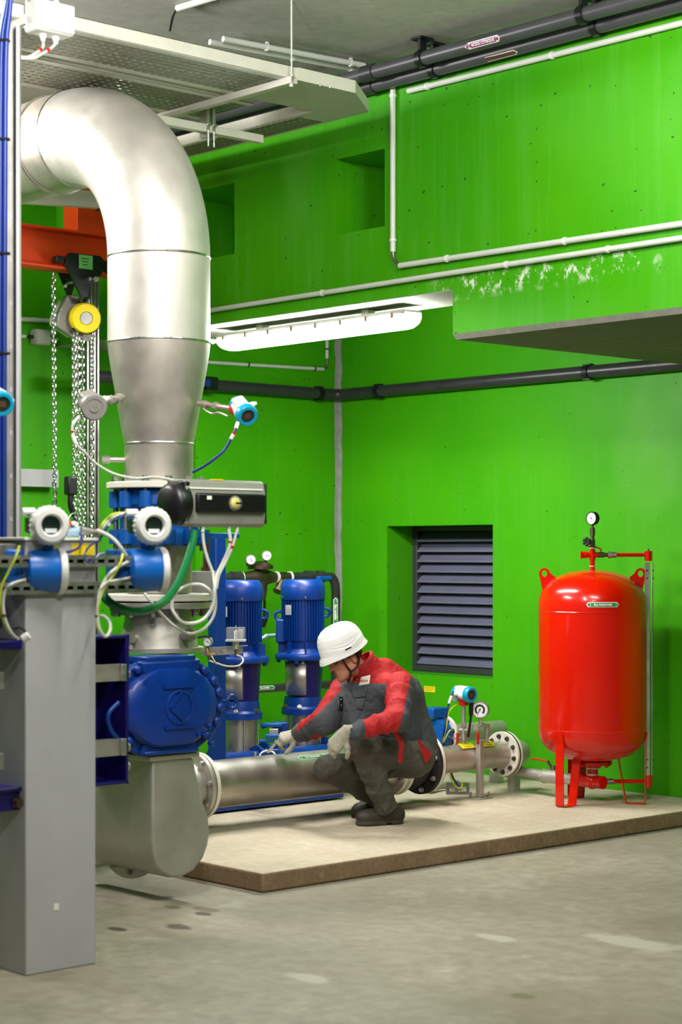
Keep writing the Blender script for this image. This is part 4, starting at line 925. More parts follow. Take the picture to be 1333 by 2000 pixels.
# transmitter on the measuring pipe
c = P(905, 1357, 12.30); dirT = (RT * .62 - FW * .78 - UP * .04)
tb0 = V((XPp, onX(906, 1455, XPp).y, HP + RM - .004)); c = V((tb0.x, tb0.y, c.z)); tr1, g1 = transmitter('pressure_transmitter', 'white and cyan pressure transmitter standing on the measuring pipe under the louvre', c, dirT, tb0, 1.0, gland_side=1, up=UP)
k = MB(); k.cyl(tb0 + UP * .10 - RT * .03, tb0 + UP * .10 + RT * .02, .012, n=12); k.build('valve_stub', 'stainless_worn', tr1)
q = P(894, 1442, 12.35); k = MB(); k.bar(q - UP * .04, q + UP * .035, .016, .014); k.build('valve_lever', 'handle_red', tr1, bev=.004)
# pressure gauge on its own riser
gb = V((XPp + .03, onX(945, 1452, XPp).y, HP + RM - .006)); gc = P(939, 1386, 12.36); gt = thing('pressure_gauge', 'steel cased dial gauge beside the cyan capped transmitter', 'gauge', gb)
gax = (RT * -.25 - FW * .95 + UP * .05).normalized(); gauge(gt, gc + gax * .02, gax, .057, case='stainless', depth=.05, needle=3.6)
k = MB(); gax2, uu, ww = frame(gax, ZD); k.lathe(gc + gax * .0205, gax, [(.022, 0), (.034, 0), (.034, .001), (.022, .001)], 24, arc=(PI * .22, PI * 1.78), closed=True, hint=-UP); k.build('dial_band', 'black', gt)
k = MB(); k.tube([gc - UP * .055, gc - UP * .09, V((gb.x, gb.y, gc.z - .12)), gb], .013, 14); k.cyl(V((gb.x, gb.y, gc.z - .17)), V((gb.x, gb.y, gc.z - .10)), .02, n=16); k.build('stem', 'stainless_worn', gt)
q = P(934, 1441, 12.30); k = MB(); k.bar(q - UP * .042, q + UP * .04, .016, .014); k.build('valve_lever', 'handle_red', gt, bev=.004)
q = P(921, 1376, 12.36); k = MB(); k.cyl(q + UP * .02, q - UP * .07, .016, n=14); k.tube([q - UP * .06, P(918, 1420, 12.36), P(915, 1440, 12.36)], .008, 8); k.build('plug', 'black', gt)
q = P(929, 1421, 12.4); k = MB(); k.obox(q, (RT, FW, UP), (.018, .02, .018)); k.cyl(q, q + RT * .05, .008, n=10); k.build('side_valve', 'stainless_worn', gt, bev=.003)
# cables off it
wire('signal_cable', 'blue cable dropping from the cyan capped transmitter to the floor conduit', [g1, P(886, 1352, 12.25), P(878, 1372, 12.2), P(872, 1400, 12.2), P(868, 1430, 12.2), P(867, 1455, 12.3), P(884, 1515, 12.36), P(898, 1536, 12.36)], .0065, 'cable_blue', bands=[(.22, .3, 'white_plastic'), (.42, .44, 'black'), (.62, .64, 'black')])
wire('earth_wire', 'yellow and green earth wire beside the blue cable of the transmitter', [P(892, 1377, 12.25), P(884, 1382, 12.2), P(876, 1396, 12.2), P(872, 1422, 12.2), P(866, 1450, 12.25), P(878, 1428, 12.25), P(884, 1427, 12.3)], .0042, 'cable_lime')
wire('thin_wire', 'thin dark wire looping between the bypass flange and the gauge', [P(868, 1432, 12.5), P(880, 1440, 12.4), P(892, 1442, 12.38), P(910, 1437, 12.38), P(916, 1424, 12.36)], .0032, 'zinc_dark')
# floor conduit with a slotted bracket
a, b_ = onH(836, 1540, S + .035), onH(900, 1533, S + .035)
fc = run('floor_conduit', [a, onH(862, 1534, S + .035), b_], .024, 'stainless_dull', 'grey floor conduit stub ending by a slotted bracket under the measuring pipe', 'conduit', [(1, .8)], 'chrome')
c = onH(895, 1552, S); bk = thing('slotted_bracket', 'small slotted steel bracket standing on the plinth under the measuring pipe', 'bracket', c)
m = MB(); h = .075; L = .075
for (z0_, z1_) in ((0, .022), (.052, h)): m.obox(c + UP * (z0_ + z1_) / 2, (RT, FW, UP), (L, .003, (z1_ - z0_) / 2))
for x in (-L, -.01, L): m.obox(c + RT * (x * .88) + UP * .037, (RT, FW, UP), (.010, .003, .016))
m.obox(c + FW * .03 + UP * (h - .002), (RT, FW, UP), (L, .03, .002)); m.obox(c - RT * L + FW * .03 + UP * h / 2, (RT, FW, UP), (.002, .03, h / 2)); m.build('plate', 'zinc_dark', bk)
wire('earth_wire', 'short yellow earth wire over the slotted bracket on the plinth', [P(880, 1512, 12.3), P(886, 1530, 12.3), P(896, 1540, 12.27), P(903, 1536, 12.27), P(903, 1528, 12.3)], .005, 'cable_lime')
# ================================================================ red pressure vessel
TC = V((-7.88, 9.38, 0)); RT_ = .345
tk = thing('pressure_vessel', 'glossy red three legged pressure vessel by the green wall', 'tank', (TC.x, TC.y, S))
prof = [(0, 1.592), (.06, 1.590), (.14, 1.578), (.21, 1.555), (.265, 1.525), (.305, 1.485), (.332, 1.44), (.343, 1.39), (RT_, 1.335), (RT_, .575), (.341, .53), (.328, .49), (.30, .452), (.26, .42), (.20, .392), (.12, .372), (0, .365)]
MB().lathe((TC.x, TC.y, 0), ZD, prof, 72).build('shell', 'tank_red', tk, ang=60)
for z in (1.328, .58): MB().torus((TC.x, TC.y, z), ZD, RT_ - .001, .0035, 72, 6).build('seam', 'tank_red', tk)
def around(a, r, z): return V((TC.x + r * math.cos(a), TC.y + r * math.sin(a), z))
for ai in (-87, 33, 153):
    a = math.radians(ai); rad = V((math.cos(a), math.sin(a), 0)); tg = V((-math.sin(a), math.cos(a), 0))
    pts = [around(a, RT_ + .004, .56), around(a, .340, .50), around(a, .338, S + .012), around(a, .325, S + .004), around(a, .225, S + .004), around(a, .212, S + .012), around(a, .165, .395)]
    m = MB(); t_ = .006; w_ = .032
    for i in range(len(pts) - 1): m.bar(pts[i], pts[i + 1], w_ * 2, t_, rad if abs((pts[i + 1] - pts[i]).normalized().z) > .6 else UP)
    m.build('leg', 'tank_red', tk)
# lifting lugs
for s_ in (-1, 1):
    d = RT * s_; d = V((d.x, d.y, 0)).normalized(); b0 = TC + d * .305 + UP * 1.475
    m = MB(); outer = []; c0 = b0 + d * .003 + UP * .092
    for i in range(13): t_ = math.radians(-25 + 195 * i / 12); outer.append(c0 + d * (.036 * math.cos(t_)) + UP * (.036 * math.sin(t_)))
    poly_ = [b0 + d * .012 - UP * .03] + outer + [b0 - d * .085 + UP * .055]
    inner = [c0 + d * (.017 * math.cos(2 * PI * i / len(poly_) - .9)) + UP * (.021 * math.sin(2 * PI * i / len(poly_) - .9)) for i in range(len(poly_))]
    n = len(poly_); th = FW * .004; vs = [p - th for p in poly_] + [p - th for p in inner] + [p + th for p in poly_] + [p + th for p in inner]
    # start the hole ring at the angle nearest the first outline point
    best = min(range(n), key=lambda i: (inner[i] - poly_[0]).length); inner = inner[best:] + inner[:best]
    vs = [p - th for p in poly_] + [p - th for p in inner] + [p + th for p in poly_] + [p + th for p in inner]
    fs = []
    for i in range(n):
        j = (i + 1) % n; fs += [(i, j, n + j, n + i), (2 * n + i, 3 * n + i, 3 * n + j, 2 * n + j), (i, 2 * n + i, 2 * n + j, j), (n + i, n + j, 3 * n + j, 3 * n + i)]
    m.add(vs, fs); m.build('lifting_lug', 'tank_red', tk)
ang0 = math.atan2(-FW.y, -FW.x) + math.asin(min(1, .01 / RT_))
lz = 1.7 - (1181 - 1080) / 3700 * 11.8
def on_tank(zc_, a0): return lambda x, y, l=0: around(a0 + x / RT_, (RT_ + l if zc_ + y < 1.335 else RT_ + l - .0009 * ((zc_ + y - 1.335) / .01)), zc_ + y)
arrow_sticker(tk, on_tank(lz, ang0 + .03), .185, .032, 'Eau industrielle', 'label_green', True, tsize=.0185, off=.004)
# outlet at the bottom
m = MB(); m.ring((TC.x, TC.y, .345), ZD, .03, .125, .024, 40); m.build('bottom_flange', 'tank_red', tk, bev=.003)
for i in range(10):
    t_ = 2 * PI * i / 10 + .2; hexhead(MB(), (TC.x + .10 * math.cos(t_), TC.y + .10 * math.sin(t_), .345), -UP, .011, .014).build('bolt', 'tank_red', tk)
m = MB(); m.cyl((TC.x, TC.y, .35), (TC.x, TC.y, .235), .036, n=24); m.cyl((TC.x, TC.y, .325), (TC.x, TC.y, .317), .039, n=24, mi=1); m.cyl((TC.x, TC.y, .285), (TC.x, TC.y, .277), .039, n=24, mi=1); m.build('outlet_neck', ['tank_red', 'cable_white'], tk)
zz = .235; m = MB(); m.cyl((TC.x - .09, TC.y, zz), (TC.x + .09, TC.y, zz), .042, n=24); m.sph((TC.x, TC.y, zz), .05); m.build('outlet_tee', 'tank_red', tk)
# top fittings
zt_ = 1.585
m = MB(); m.cyl((TC.x, TC.y, zt_), (TC.x, TC.y, 1.735), .016, n=18); m.cyl((TC.x, TC.y, 1.655), (TC.x, TC.y, 1.715), .020, n=18); m.build('top_neck', 'tank_red', tk)
m = MB(); m.cyl((TC.x, TC.y, 1.612), (TC.x, TC.y, 1.618), .0205, n=18); m.cyl((TC.x, TC.y, 1.727), (TC.x, TC.y, 1.735), .0185, n=18); m.build('thread_seal', 'cable_white', tk)
ztee = 1.688; cT = V((TC.x, TC.y, ztee)); SD = RT.copy()
m = MB(); m.cyl(cT - SD * .035, cT + SD * .035, .018, n=18); m.cyl(cT - SD * .065, cT - SD * .03, .022, n=8); m.cyl(cT - SD * .078, cT - SD * .055, .027, .018, 14); m.build('side_plug', 'tank_red', tk)
m = MB(); m.cyl(cT + SD * .036, cT + SD * .075, .017, n=6); m.cyl(cT + SD * .07, cT + SD * .10, .013, n=16); m.build('ball_valve', 'bronze_dark', tk)
m = MB(); m.tube([cT + SD * .05 + UP * .015, cT + SD * .055 + UP * .035, cT + SD * .02 + UP * .05, cT - SD * .03 + UP * .055], .005, 8, smooth=4); m.build('valve_lever', 'handle_red', tk)
m = MB(); m.cyl(cT + SD * .10, cT + SD * .118, .022, n=6); m.cyl(cT + SD * .118, cT + SD * .152, .019, n=20); m.build('union', 'galvanised', tk)
zg = 1.755; 
m = MB(); m.cyl((TC.x, TC.y, 1.735), (TC.x, TC.y, 1.79), .017, n=18); m.cyl((TC.x, TC.y, 1.79), (TC.x, TC.y, 1.81), .013, n=6); m.cyl((TC.x, TC.y, 1.81), (TC.x, TC.y, 1.86), .016, n=8); m.cyl((TC.x, TC.y, 1.86), (TC.x, TC.y, 1.88), .009, n=12)
cV = V((TC.x, TC.y, 1.772)); hx = (-RT * .55 - FW * .83).normalized(); m.cyl(cV, cV + hx * .05, .012, n=14); m.build('needle_valve', 'bronze_dark', tk)
m = MB(); q = cV + hx * .05 - RT * .015; a_, u_, w_ = frame(hx); 
for i in range(6): t_ = 2 * PI * i / 6; m.sph(q + (u_ * math.cos(t_) + w_ * math.sin(t_)) * .020, (.0105,) * 3, n=12, m=8)
m.cyl(q - hx * .007, q + hx * .008, .022, n=20); m.build('hand_wheel', 'black', tk)
gx = (-RT * .72 - FW * .69).normalized(); gauge(tk, V((TC.x, TC.y, 1.922)) + gx * .012, gx, .043, case='black', depth=.034, needle=2.3)
# sight pipe with its channel on the right
PS = TC + RT * .362 + FW * .02
sg = thing('level_pipe', 'red level pipe with a pale steel guard channel at the side of the red vessel', 'pipe', (PS.x, PS.y, S))
ztp = ztee
m = MB(); m.tube([cT + SD * .152, V((PS.x, PS.y, ztp)) - SD * .0], .0125, 16); m.build('top_pipe', 'tank_red', sg)
m = MB(); m.cyl((PS.x, PS.y, ztp - .04), (PS.x, PS.y, ztp + .025), .026, n=8); m.build('top_elbow', 'tank_red', sg)
k = MB(); k.cyl((PS.x, PS.y, ztp + .025), (PS.x, PS.y, ztp + .04), .006, n=8); k.build('vent_pin', 'bronze_dark', sg)
zbt = .255
m = MB(); nrm = -FW
ctr = V((PS.x, PS.y, 0)); za_, zb2 = zbt + .02, ztp - .05
m.obox(ctr - RT * .011 - FW * .022 + UP * (za_ + zb2) / 2, (RT, FW, UP), (.016, .0022, (zb2 - za_) / 2)); 
m.obox(ctr + RT * .026 + UP * (za_ + zb2) / 2, ((RT * .3 + FW * .95).normalized(), (RT * .95 - FW * .3).normalized(), UP), (.026, .0022, (zb2 - za_) / 2)); m.build('guard_channel', 'galvanised', sg)
k = MB(); k.cyl((PS.x, PS.y, za_), (PS.x, PS.y, zb2), .010, n=12); k.build('sight_tube', 'clear_plastic', sg)
for dz in (.05, .10):
    for sx in (-.012, .026): 
        k = MB(); c = ctr + RT * sx + UP * (zb2 - dz) - FW * .026; k.cyl(c, c - FW * .002, .005, n=10); k.build('rivet', 'black', sg)
        k = MB(); c = ctr + RT * sx + UP * (za_ + dz) - FW * .026; k.cyl(c, c - FW * .002, .005, n=10); k.build('rivet', 'black', sg)
m = MB(); m.cyl((PS.x, PS.y, zbt - .06), (PS.x, PS.y, zbt + .025), .024, n=8); m.build('bottom_elbow', 'tank_red', sg)
ct2 = V((TC.x, TC.y, zz))
m = MB(); m.tube([ct2 + RT * .135, V((PS.x, PS.y, zbt - .02))], .0135, 16); m.build('bottom_pipe', 'tank_red', sg)
m = MB(); m.cyl(ct2 + RT * .06, ct2 + RT * .08, .034, n=8); m.cyl(ct2 + RT * .08, ct2 + RT * .088, .030, n=20, mi=1); m.cyl(ct2 + RT * .088, ct2 + RT * .135, .018, n=12, mi=2); m.build('bottom_valve', ['tank_red', 'cable_white', 'zinc_dark'], sg)
# supply pipe from the measuring section to the vessel
e0 = V((XPp, yE + .14, HP - .07)); s_ = thing('supply_pipe', 'grey feed pipe running from the measuring pipe to the foot of the red vessel', 'pipe', (TC.x - .5, TC.y, zz))
pts = [e0, V((XPp, yE + .14, zz + .05)), V((XPp + .06, yE + .12, zz + .008)), V((XPp + .16, TC.y + .03, zz)), V((TC.x - .26, TC.y, zz)), V((TC.x - .092, TC.y, zz))]
MB().tube(spline(pts[:4], 6) + pts[4:], .036, 24).build('barrel', 'stainless_dull', s_)
k = MB(); k.cyl((TC.x - .40, TC.y, zz), (TC.x - .27, TC.y, zz), .044, n=24); k.cyl((TC.x - .42, TC.y, zz), (TC.x - .40, TC.y, zz), .048, n=8); k.build('ball_valve', 'stainless_dull', s_)
k = MB(); q = V((TC.x - .33, TC.y, zz)); k.cyl(q, q + UP * .075, .012, n=12); k.bar(q + UP * .03 - XD * .0, q + UP * .10 - XD * .05, .022, .008, UP); k.build('valve_stem', 'zinc_dark', s_)
k = MB(); k.bar(q + UP * .10 - XD * .045, q + UP * .105 - XD * .19, .02, .01); k.build('valve_lever', 'handle_red', s_, bev=.003)
# ================================================================ booster set: skid, two pumps, manifold
XS0, YS1 = -9.08, 8.315
sk = thing('pump_skid', 'dark blue steel skid under the two upright blue pumps', 'skid', (-9.5, 7.6, S))
m = MB(); m.bx(-10.0, XS0, 6.9, YS1, S + .012, S + .16); m.build('base_frame', 'machine_blue', sk, bev=.004)
m = MB(); m.bx(-10.0, XS0 - .04, 6.95, YS1 - .01, S + .16, S + .235); m.build('deck', 'machine_blue', sk, bev=.006)
for y in (7.05, 8.2): k = MB(); k.cyl((XS0 - .06, y, S), (XS0 - .06, y, S + .012), .03, n=16); k.build('foot_pad', 'black', sk)
q = onX(424, 1300, -9.15); w = .041
m = MB(); zq = onX(424, 1043, -9.15).z; m.bx(-9.19, -9.11, q.y - w, q.y + w, S + .235, zq); m.build('upright', 'machine_blue', sk, bev=.006)
MB().bx(-9.192, -9.108, q.y - w - .002, q.y + w + .002, zq, zq + .006).build('upright_cap', 'cream_flange', sk)
ypost = q.y
def booster(label, cx, cy):
    t = thing('booster_pump', label, 'pump', (cx, cy, S + .235)); c2 = (cx, cy, 0)
    z0_ = S + .236
    m = MB(); m.bx(cx - .14, cx + .14, cy - .13, cy + .13, z0_, z0_ + .03); m.lathe(c2, ZD, [(0, z0_ + .03), (.125, z0_ + .03), (.125, z0_ + .08), (.112, z0_ + .10), (0, z0_ + .10)], 36); m.build('foot', 'machine_blue', t, bev=.004)
    for s2 in (-1, 1):
        k = MB(); k.cyl((cx, cy + s2 * .10, z0_ + .06), (cx, cy + s2 * .20, z0_ + .06), .05, n=24); k.ring((cx, cy + s2 * .19, z0_ + .06), YD, .02, .085, .02 * s2, 28); k.build('port_flange', 'machine_blue', t)
    m = MB(); m.lathe(c2, ZD, [(.104, z0_ + .10), (.104, .655), (0, .655)], 40); m.build('stage_sleeve', 'stainless', t)
    for i in range(4): a = PI / 4 + PI / 2 * i + .35; k = MB(); k.cyl((cx + .118 * math.cos(a), cy + .118 * math.sin(a), z0_ + .07), (cx + .118 * math.cos(a), cy + .118 * math.sin(a), .67), .007, n=10); k.build('tie_rod', 'chrome', t)
    m = MB(); m.lathe(c2, ZD, [(0, .645), (.142, .645), (.142, .685), (.128, .70), (.125, .735), (.12, .76), (0, .76)], 40); m.build('head', 'machine_blue', t)
    for a in (.2, 1.9, 3.4, 4.6, 5.4): hexhead(MB(), (cx + .13 * math.cos(a), cy + .13 * math.sin(a), .70), V((math.cos(a), math.sin(a), .3)), .012, .02).build('bolt', 'brass' if a < 5 else 'chrome', t)
    # lantern with its guard plate
    m = MB(); m.lathe(c2, ZD, [(.118, .75), (.124, .85), (.135, 1.0)], 40, arc=(math.radians(-40), math.radians(150))); m.lathe(c2, ZD, [(.10, .75), (.10, 1.0)], 32); m.build('lantern', 'navy_blue', t)
    aw = math.atan2(-FW.y, -FW.x) - .42
    m = MB(); m.lathe(c2, ZD, [(.124, .775), (.133, .995)], 24, hint=XD, arc=(aw - .62, aw + .62)); o = m.build('guard_plate', 'stainless', t); so = o.modifiers.new('t', 'SOLIDIFY'); so.thickness = .003
    k = hexhead(MB(), (cx + .134 * math.cos(aw + .45), cy + .134 * math.sin(aw + .45), .985), V((math.cos(aw + .45), math.sin(aw + .45), 0)), .008, .01); k.build('bolt', 'chrome', t)
    m = MB(); m.lathe(c2, ZD, [(0, .998), (.135, .998), (.182, 1.004), (.184, 1.012), (.184, 1.034), (.18, 1.042), (.14, 1.046), (.115, 1.075), (.118, 1.13), (0, 1.13)], 48); m.build('motor_flange', 'machine_blue', t)
    for i in range(8): a = 2 * PI * i / 8 + .2; k = MB(); k.obox((cx + .135 * math.cos(a), cy + .135 * math.sin(a), 1.075), (V((math.cos(a), math.sin(a), 0)), V((-math.sin(a), math.cos(a), 0)), ZD), (.028, .005, .045)); k.build('web', 'machine_blue', t)
    for i in range(4): a = 2 * PI * i / 4 + .6; hexhead(MB(), (cx + .165 * math.cos(a), cy + .165 * math.sin(a), 1.004), -UP, .014, .022).build('bolt', 'machine_blue', t)
    m = MB(); m.lathe(c2, ZD, [(0, 1.125), (.122, 1.125), (.122, 1.41), (0, 1.41)], 48)
    for i in range(44): a = 2 * PI * i / 44; m.obox((cx + .129 * math.cos(a), cy + .129 * math.sin(a), 1.265), (V((math.cos(a), math.sin(a), 0)), V((-math.sin(a), math.cos(a), 0)), ZD), (.012, .0022, .135))
    m.build('finned_motor', 'machine_blue', t)
    m = MB(); m.lathe(c2, ZD, [(.12, 1.395), (.144, 1.395), (.146, 1.40), (.146, 1.478), (.141, 1.49), (.128, 1.52), (.118, 1.526), (0, 1.53)], 48); m.build('fan_cowl', 'machine_blue', t)
    for a in (-2.9, -1.9, -.6): k = MB(); k.cyl((cx + .145 * math.cos(a), cy + .145 * math.sin(a), 1.412), (cx + .15 * math.cos(a), cy + .15 * math.sin(a), 1.412), .007, n=10); k.build('screw', 'chrome', t)
    dL = -RT; pb = V((cx, cy, 1.19)) + dL * .14
    m = MB(); m.obox(pb, (RT, FW, UP), (.035, .06, .075)); m.build('terminal_box', 'machine_blue', t, bev=.008)
    pl_ = V((cx, cy, 1.33)) - FW * .128 - RT * .085; nn = (-FW - RT * .66).normalized(); MB().obox(pl_ + nn * .012, (nn.cross(UP), UP, nn), (.022, .032, .002)).build('rating_plate', 'column_paint', t)
    for dd_, zz2 in ((-RT * .155, 1.29), (RT * .150, 1.31)):
        c_ = V((cx, cy, zz2)) + dd_; k = MB(); k.torus(c_, FW, .027, .010, 20, 8); k.cyl(c_ - dd_.normalized() * .03, c_ - dd_.normalized() * .05, .013, n=12); k.build('lifting_eye', 'machine_blue', t)
    return t
xP = -9.35
yb1, yb2 = onX(469, 1300, xP).y, onX(592, 1300, xP).y
booster('upright blue booster pump with a finned motor, the one behind the blue post', xP, yb1)
booster('upright blue booster pump with a finned motor, the one beside the white helmet', xP, yb2)
c2 = V((xP, yb2, 0))
cg = V((xP, yb2, 1.16)) - RT * .175; cg1 = V((xP, yb1, 1.03)) + RT * .06 - FW * .1
wire('motor_cable', 'pale blue motor cable running between the two booster pumps', [cg + RT * .02, cg - RT * .02, P(520, 1243, 12.55), P(505, 1251, 12.5), P(494, 1262, 12.42), P(488, 1275, 12.3)], .011, 'cable_pale', n=10, bands=[(.02, .14, 'black'), (.38, .42, 'white_plastic')])
# butterfly lever valves and header in front of the pumps
hd_ = thing('suction_header', 'dark blue suction header pipe at the feet of the booster pumps', 'pipe', (-9.25, 7.9, S + .24))
m = MB(); m.cyl((-9.19, 7.3, S + .300), (-9.19, 8.45, S + .300), .055, n=28); m.build('barrel', 'machine_blue', hd_)
for px in (500, 640): y = onX(px, 1480, -9.19).y; MB().ring((-9.19, y, S + .300), YD, .04, .085, .025, 32).build('flange', 'machine_blue', hd_, bev=.003)
MB().bx(-9.22, -9.16, 7.6, 7.66, S + .235, S + .26).build('foot', 'machine_blue', hd_)
lvv = thing('lever_valve', 'blue lever valve with a bright handle under the reaching gloved hand', 'valve', P(528, 1482, 11.75))
q = P(532, 1462, 11.72); k = MB(); k.obox(q - UP * .03, (RT, FW, UP), (.045, .04, .03)); k.cyl(q - UP * .09, q + UP * .02, .028, n=18); k.build('body', 'machine_blue', lvv, bev=.006)
k = MB(); k.obox(P(537, 1438, 11.75), (RT, FW, UP), (.06, .03, .012)); k.obox(P(523, 1447, 11.75), (RT, FW, UP), (.05, .02, .008)); k.build('bracket', 'valve_blue', lvv, bev=.004)
k = MB(); k.bar(P(541, 1446, 11.5), P(524, 1470, 11.55), .03, .008); k.build('handle', 'chrome', lvv, bev=.003)
k = MB(); k.torus(P(523, 1477, 11.62), (UP * .8 - FW * .6), .048, .007, 28, 8); k.cyl(P(499, 1468, 11.65), P(499, 1484, 11.65), .009, n=12); k.build('collar', 'galvanised', lvv)
lv2 = thing('lever_valve', 'small blue lever valve on the farther booster pump, half behind the glove', 'valve', P(531, 1420, 12.2))
k = MB(); k.obox(P(531, 1416, 12.2), (RT, FW, UP), (.07, .03, .012)); k.bar(P(512, 1422, 12.2), P(545, 1412, 12.2), .03, .012); k.build('handle', 'valve_blue', lv2, bev=.004)
k = MB(); k.obox(P(548, 1425, 12.3), (RT, FW, UP), (.05, .04, .05)); k.build('body', 'machine_blue', lv2, bev=.006)
k = MB(); k.obox(P(535, 1432, 12.1), (RT, FW, UP), (.03, .02, .028)); k.build('plate', 'stainless_worn', lv2, bev=.004)
# gauge and switch bracket on the blue upright
bkt = thing('instrument_bracket', 'steel bracket on the blue upright carrying a dial and a clear switch box', 'bracket', P(433, 1280, 11.55))
a, b_ = P(395, 1276, 11.5), P(474, 1268, 11.5); k = MB(); k.bar(P(393, 1273, 11.5), P(474, 1269, 11.5), .004, .05, UP); k.bar(P(393, 1266, 11.52), P(484, 1261, 11.52), .05, .003, UP); k.build('plate', 'galvanised', bkt)
for px in (422, 433): k = hexhead(MB(), P(px, 1272, 11.49), -FW, .006, .006); k.build('rivet', 'chrome', bkt)
gg = thing('small_gauge', 'small steel dial gauge on the bracket of the blue upright', 'gauge', P(405, 1266, 11.48)); gauge(gg, P(405, 1253, 11.46), (-FW * .95 - RT * .3), .030, case='stainless_dull', depth=.025, needle=2.0)
k = MB(); k.tube([P(405, 1262, 11.49), P(407, 1278, 11.46), P(409, 1290, 11.46)], .008, 10); k.cyl(P(403, 1279, 11.45), P(420, 1279, 11.45), .010, n=12); k.tube([P(413, 1281, 11.43), P(423, 1298, 11.40)], .006, 8); k.build('brass_valve', 'brass', gg)
sw = thing('pressure_switch', 'clear lidded pressure switch on the bracket of the blue upright', 'switch', P(461, 1266, 11.45))
k = MB(); k.obox(P(461, 1237, 11.42), (RT, FW, UP), (.056, .045, .038)); o = k.build('clear_lid', 'clear_plastic', sw, bev=.004)
k = MB(); k.obox(P(461, 1251, 11.42), (RT, FW, UP), (.062, .05, .006)); k.cyl(P(461, 1253, 11.42), P(461, 1268, 11.42), .02, n=18); k.build('base', 'galvanised', sw, bev=.002)
k = MB(); k.lathe(P(461, 1249, 11.42), UP, [(0.012, 0), (.012, .05), (.004, .055), (.004, .085), (0, .085)], 14); 
for i in range(7): k.torus(P(461, 1247, 11.42) + UP * (.007 * i), UP, .0125, .0025, 16, 6)
k.build('spring', 'chrome', sw)
k = MB(); k.obox(P(470, 1238, 11.44), (RT, FW, UP), (.016, .003, .03)); k.build('switch_plate', 'cable_white', sw)
k = MB(); k.cyl(P(461, 1266, 11.44), P(461, 1284, 11.44), .008, n=12); k.build('stem', 'brass', sw)
wire('capillary_tube', 'white capillary tube looping under the instrument bracket', [P(409, 1290, 11.46), P(420, 1294, 11.42), P(444, 1301, 11.38), P(466, 1300, 11.38), P(475, 1291, 11.4), P(472, 1283, 11.42), P(462, 1279, 11.44)], .0055, 'cable_white')
wire('black_hose', 'thin black hose from the hopper toward the small dial gauge', [P(352, 1268, 11.0), P(362, 1256, 11.2), P(378, 1247, 11.3), P(400, 1243, 11.4), P(414, 1246, 11.5)], .008, 'black')
# manifold on the wall side
XM = -10.45; zM = 1.525
mn = thing('water_pipe', 'dark pipe behind the booster pumps that turns down at the corner', 'pipe', (XM, 8.9, .3))
ya_, yc_ = onX(425, 1130, XM).y, onX(656, 1150, XM).y
MB().tube([V((XM, ya_ - .8, zM)), V((XM, onX(467, 1128, XM).y, zM))], .034, 24).build('inlet_run', 'black_pipe', mn)
MB().tube(spline([V((XM, onX(560, 1128, XM).y, zM)), V((XM, yc_ - .1, zM)), V((XM, yc_ - .025, zM - .02)), V((XM, yc_, zM - .10)), V((XM, yc_, zM - .25))], 6) + [V((XM, yc_, .68)), ], .034, 24).build('outlet_run', 'black_pipe', mn)
for px in (603, 625): y = onX(px, 1128, XM).y; k = MB(); k.ring((XM, y - .03, zM), YD, .033, .046, .06, 24); k.build('coupling', 'black_pipe', mn)
y = onX(462, 1128, XM).y; k = MB(); k.ring((XM, y - .05, zM), YD, .033, .044, .09, 24); k.build('coupling', 'black_pipe', mn)
for px in (470, 539, 565): y = onX(px, 1128, XM).y; k = MB(); k.ring((XM, y, zM), YD, .02, .042, .012, 24); k.build('sealing_ring', 'label_white', mn)
y = onX(633, 1130, XM + .08).y; k = MB(); k.obox((XM + .08, y, zM - .01), (YD, XD, ZD), (.065, .02, .016)); k.build('valve_handle', 'valve_blue', mn, bev=.006)
# pressure reducing valve with two dials
yv = onX(510, 1128, XM).y; rv = thing('reducing_valve', 'dark bronze reducing valve with two dial gauges on the pipe behind the pumps', 'valve', (XM, yv, zM - .3))
k = MB(); y0_ = onX(474, 1128, XM).y; y1_ = onX(537, 1128, XM).y
k.lathe((XM, 0, zM), YD, [(0, y0_), (.036, y0_), (.04, y0_ + .03), (.055, yv - .05), (.06, yv), (.055, yv + .05), (.04, y1_ - .02), (.036, y1_), (0, y1_)], 24)
k.lathe((XM, yv, 0), ZD, [(.045, zM + .02), (.045, zM + .055), (.088, zM + .06), (.09, zM + .085), (.06, zM + .10), (.03, zM + .115), (0, zM + .118)], 28); k.lathe((XM, yv, 0), ZD, [(.05, zM - .03), (.045, zM - .10), (.038, zM - .14), (.03, zM - .17), (0, zM - .17)], 24); k.build('body', 'bronze_dark', rv)
for dx in (-1, 1): k = MB(); k.bar((XM, yv + dx * .035, zM - .16), (XM, yv + dx * .03, zM - .29), .016, .01); k.build('yoke', 'black', rv)
k = MB(); k.lathe((XM, yv, 0), ZD, [(0, zM - .28), (.05, zM - .28), (.05, zM - .31), (.03, zM - .36), (0, zM - .36)], 16); k.build('spring_cup', 'black', rv)
for px, py in ((489, 1093), (520, 1085)):
    c = onX(px, py, XM + .02); k = MB(); k.tube([V((XM, c.y, zM + .06)), c - UP * .03], .010, 10); k.cyl((XM, c.y, zM + .08), (XM, c.y, zM + .115), .018, n=8); k.build('gauge_stem', 'bronze_dark', rv)
    gauge(rv, c + V((.022, -.012, 0)), (-FW + XD * .5).normalized(), .036, case='stainless_dull', depth=.028, needle=2.4 if px < 500 else 1.7)
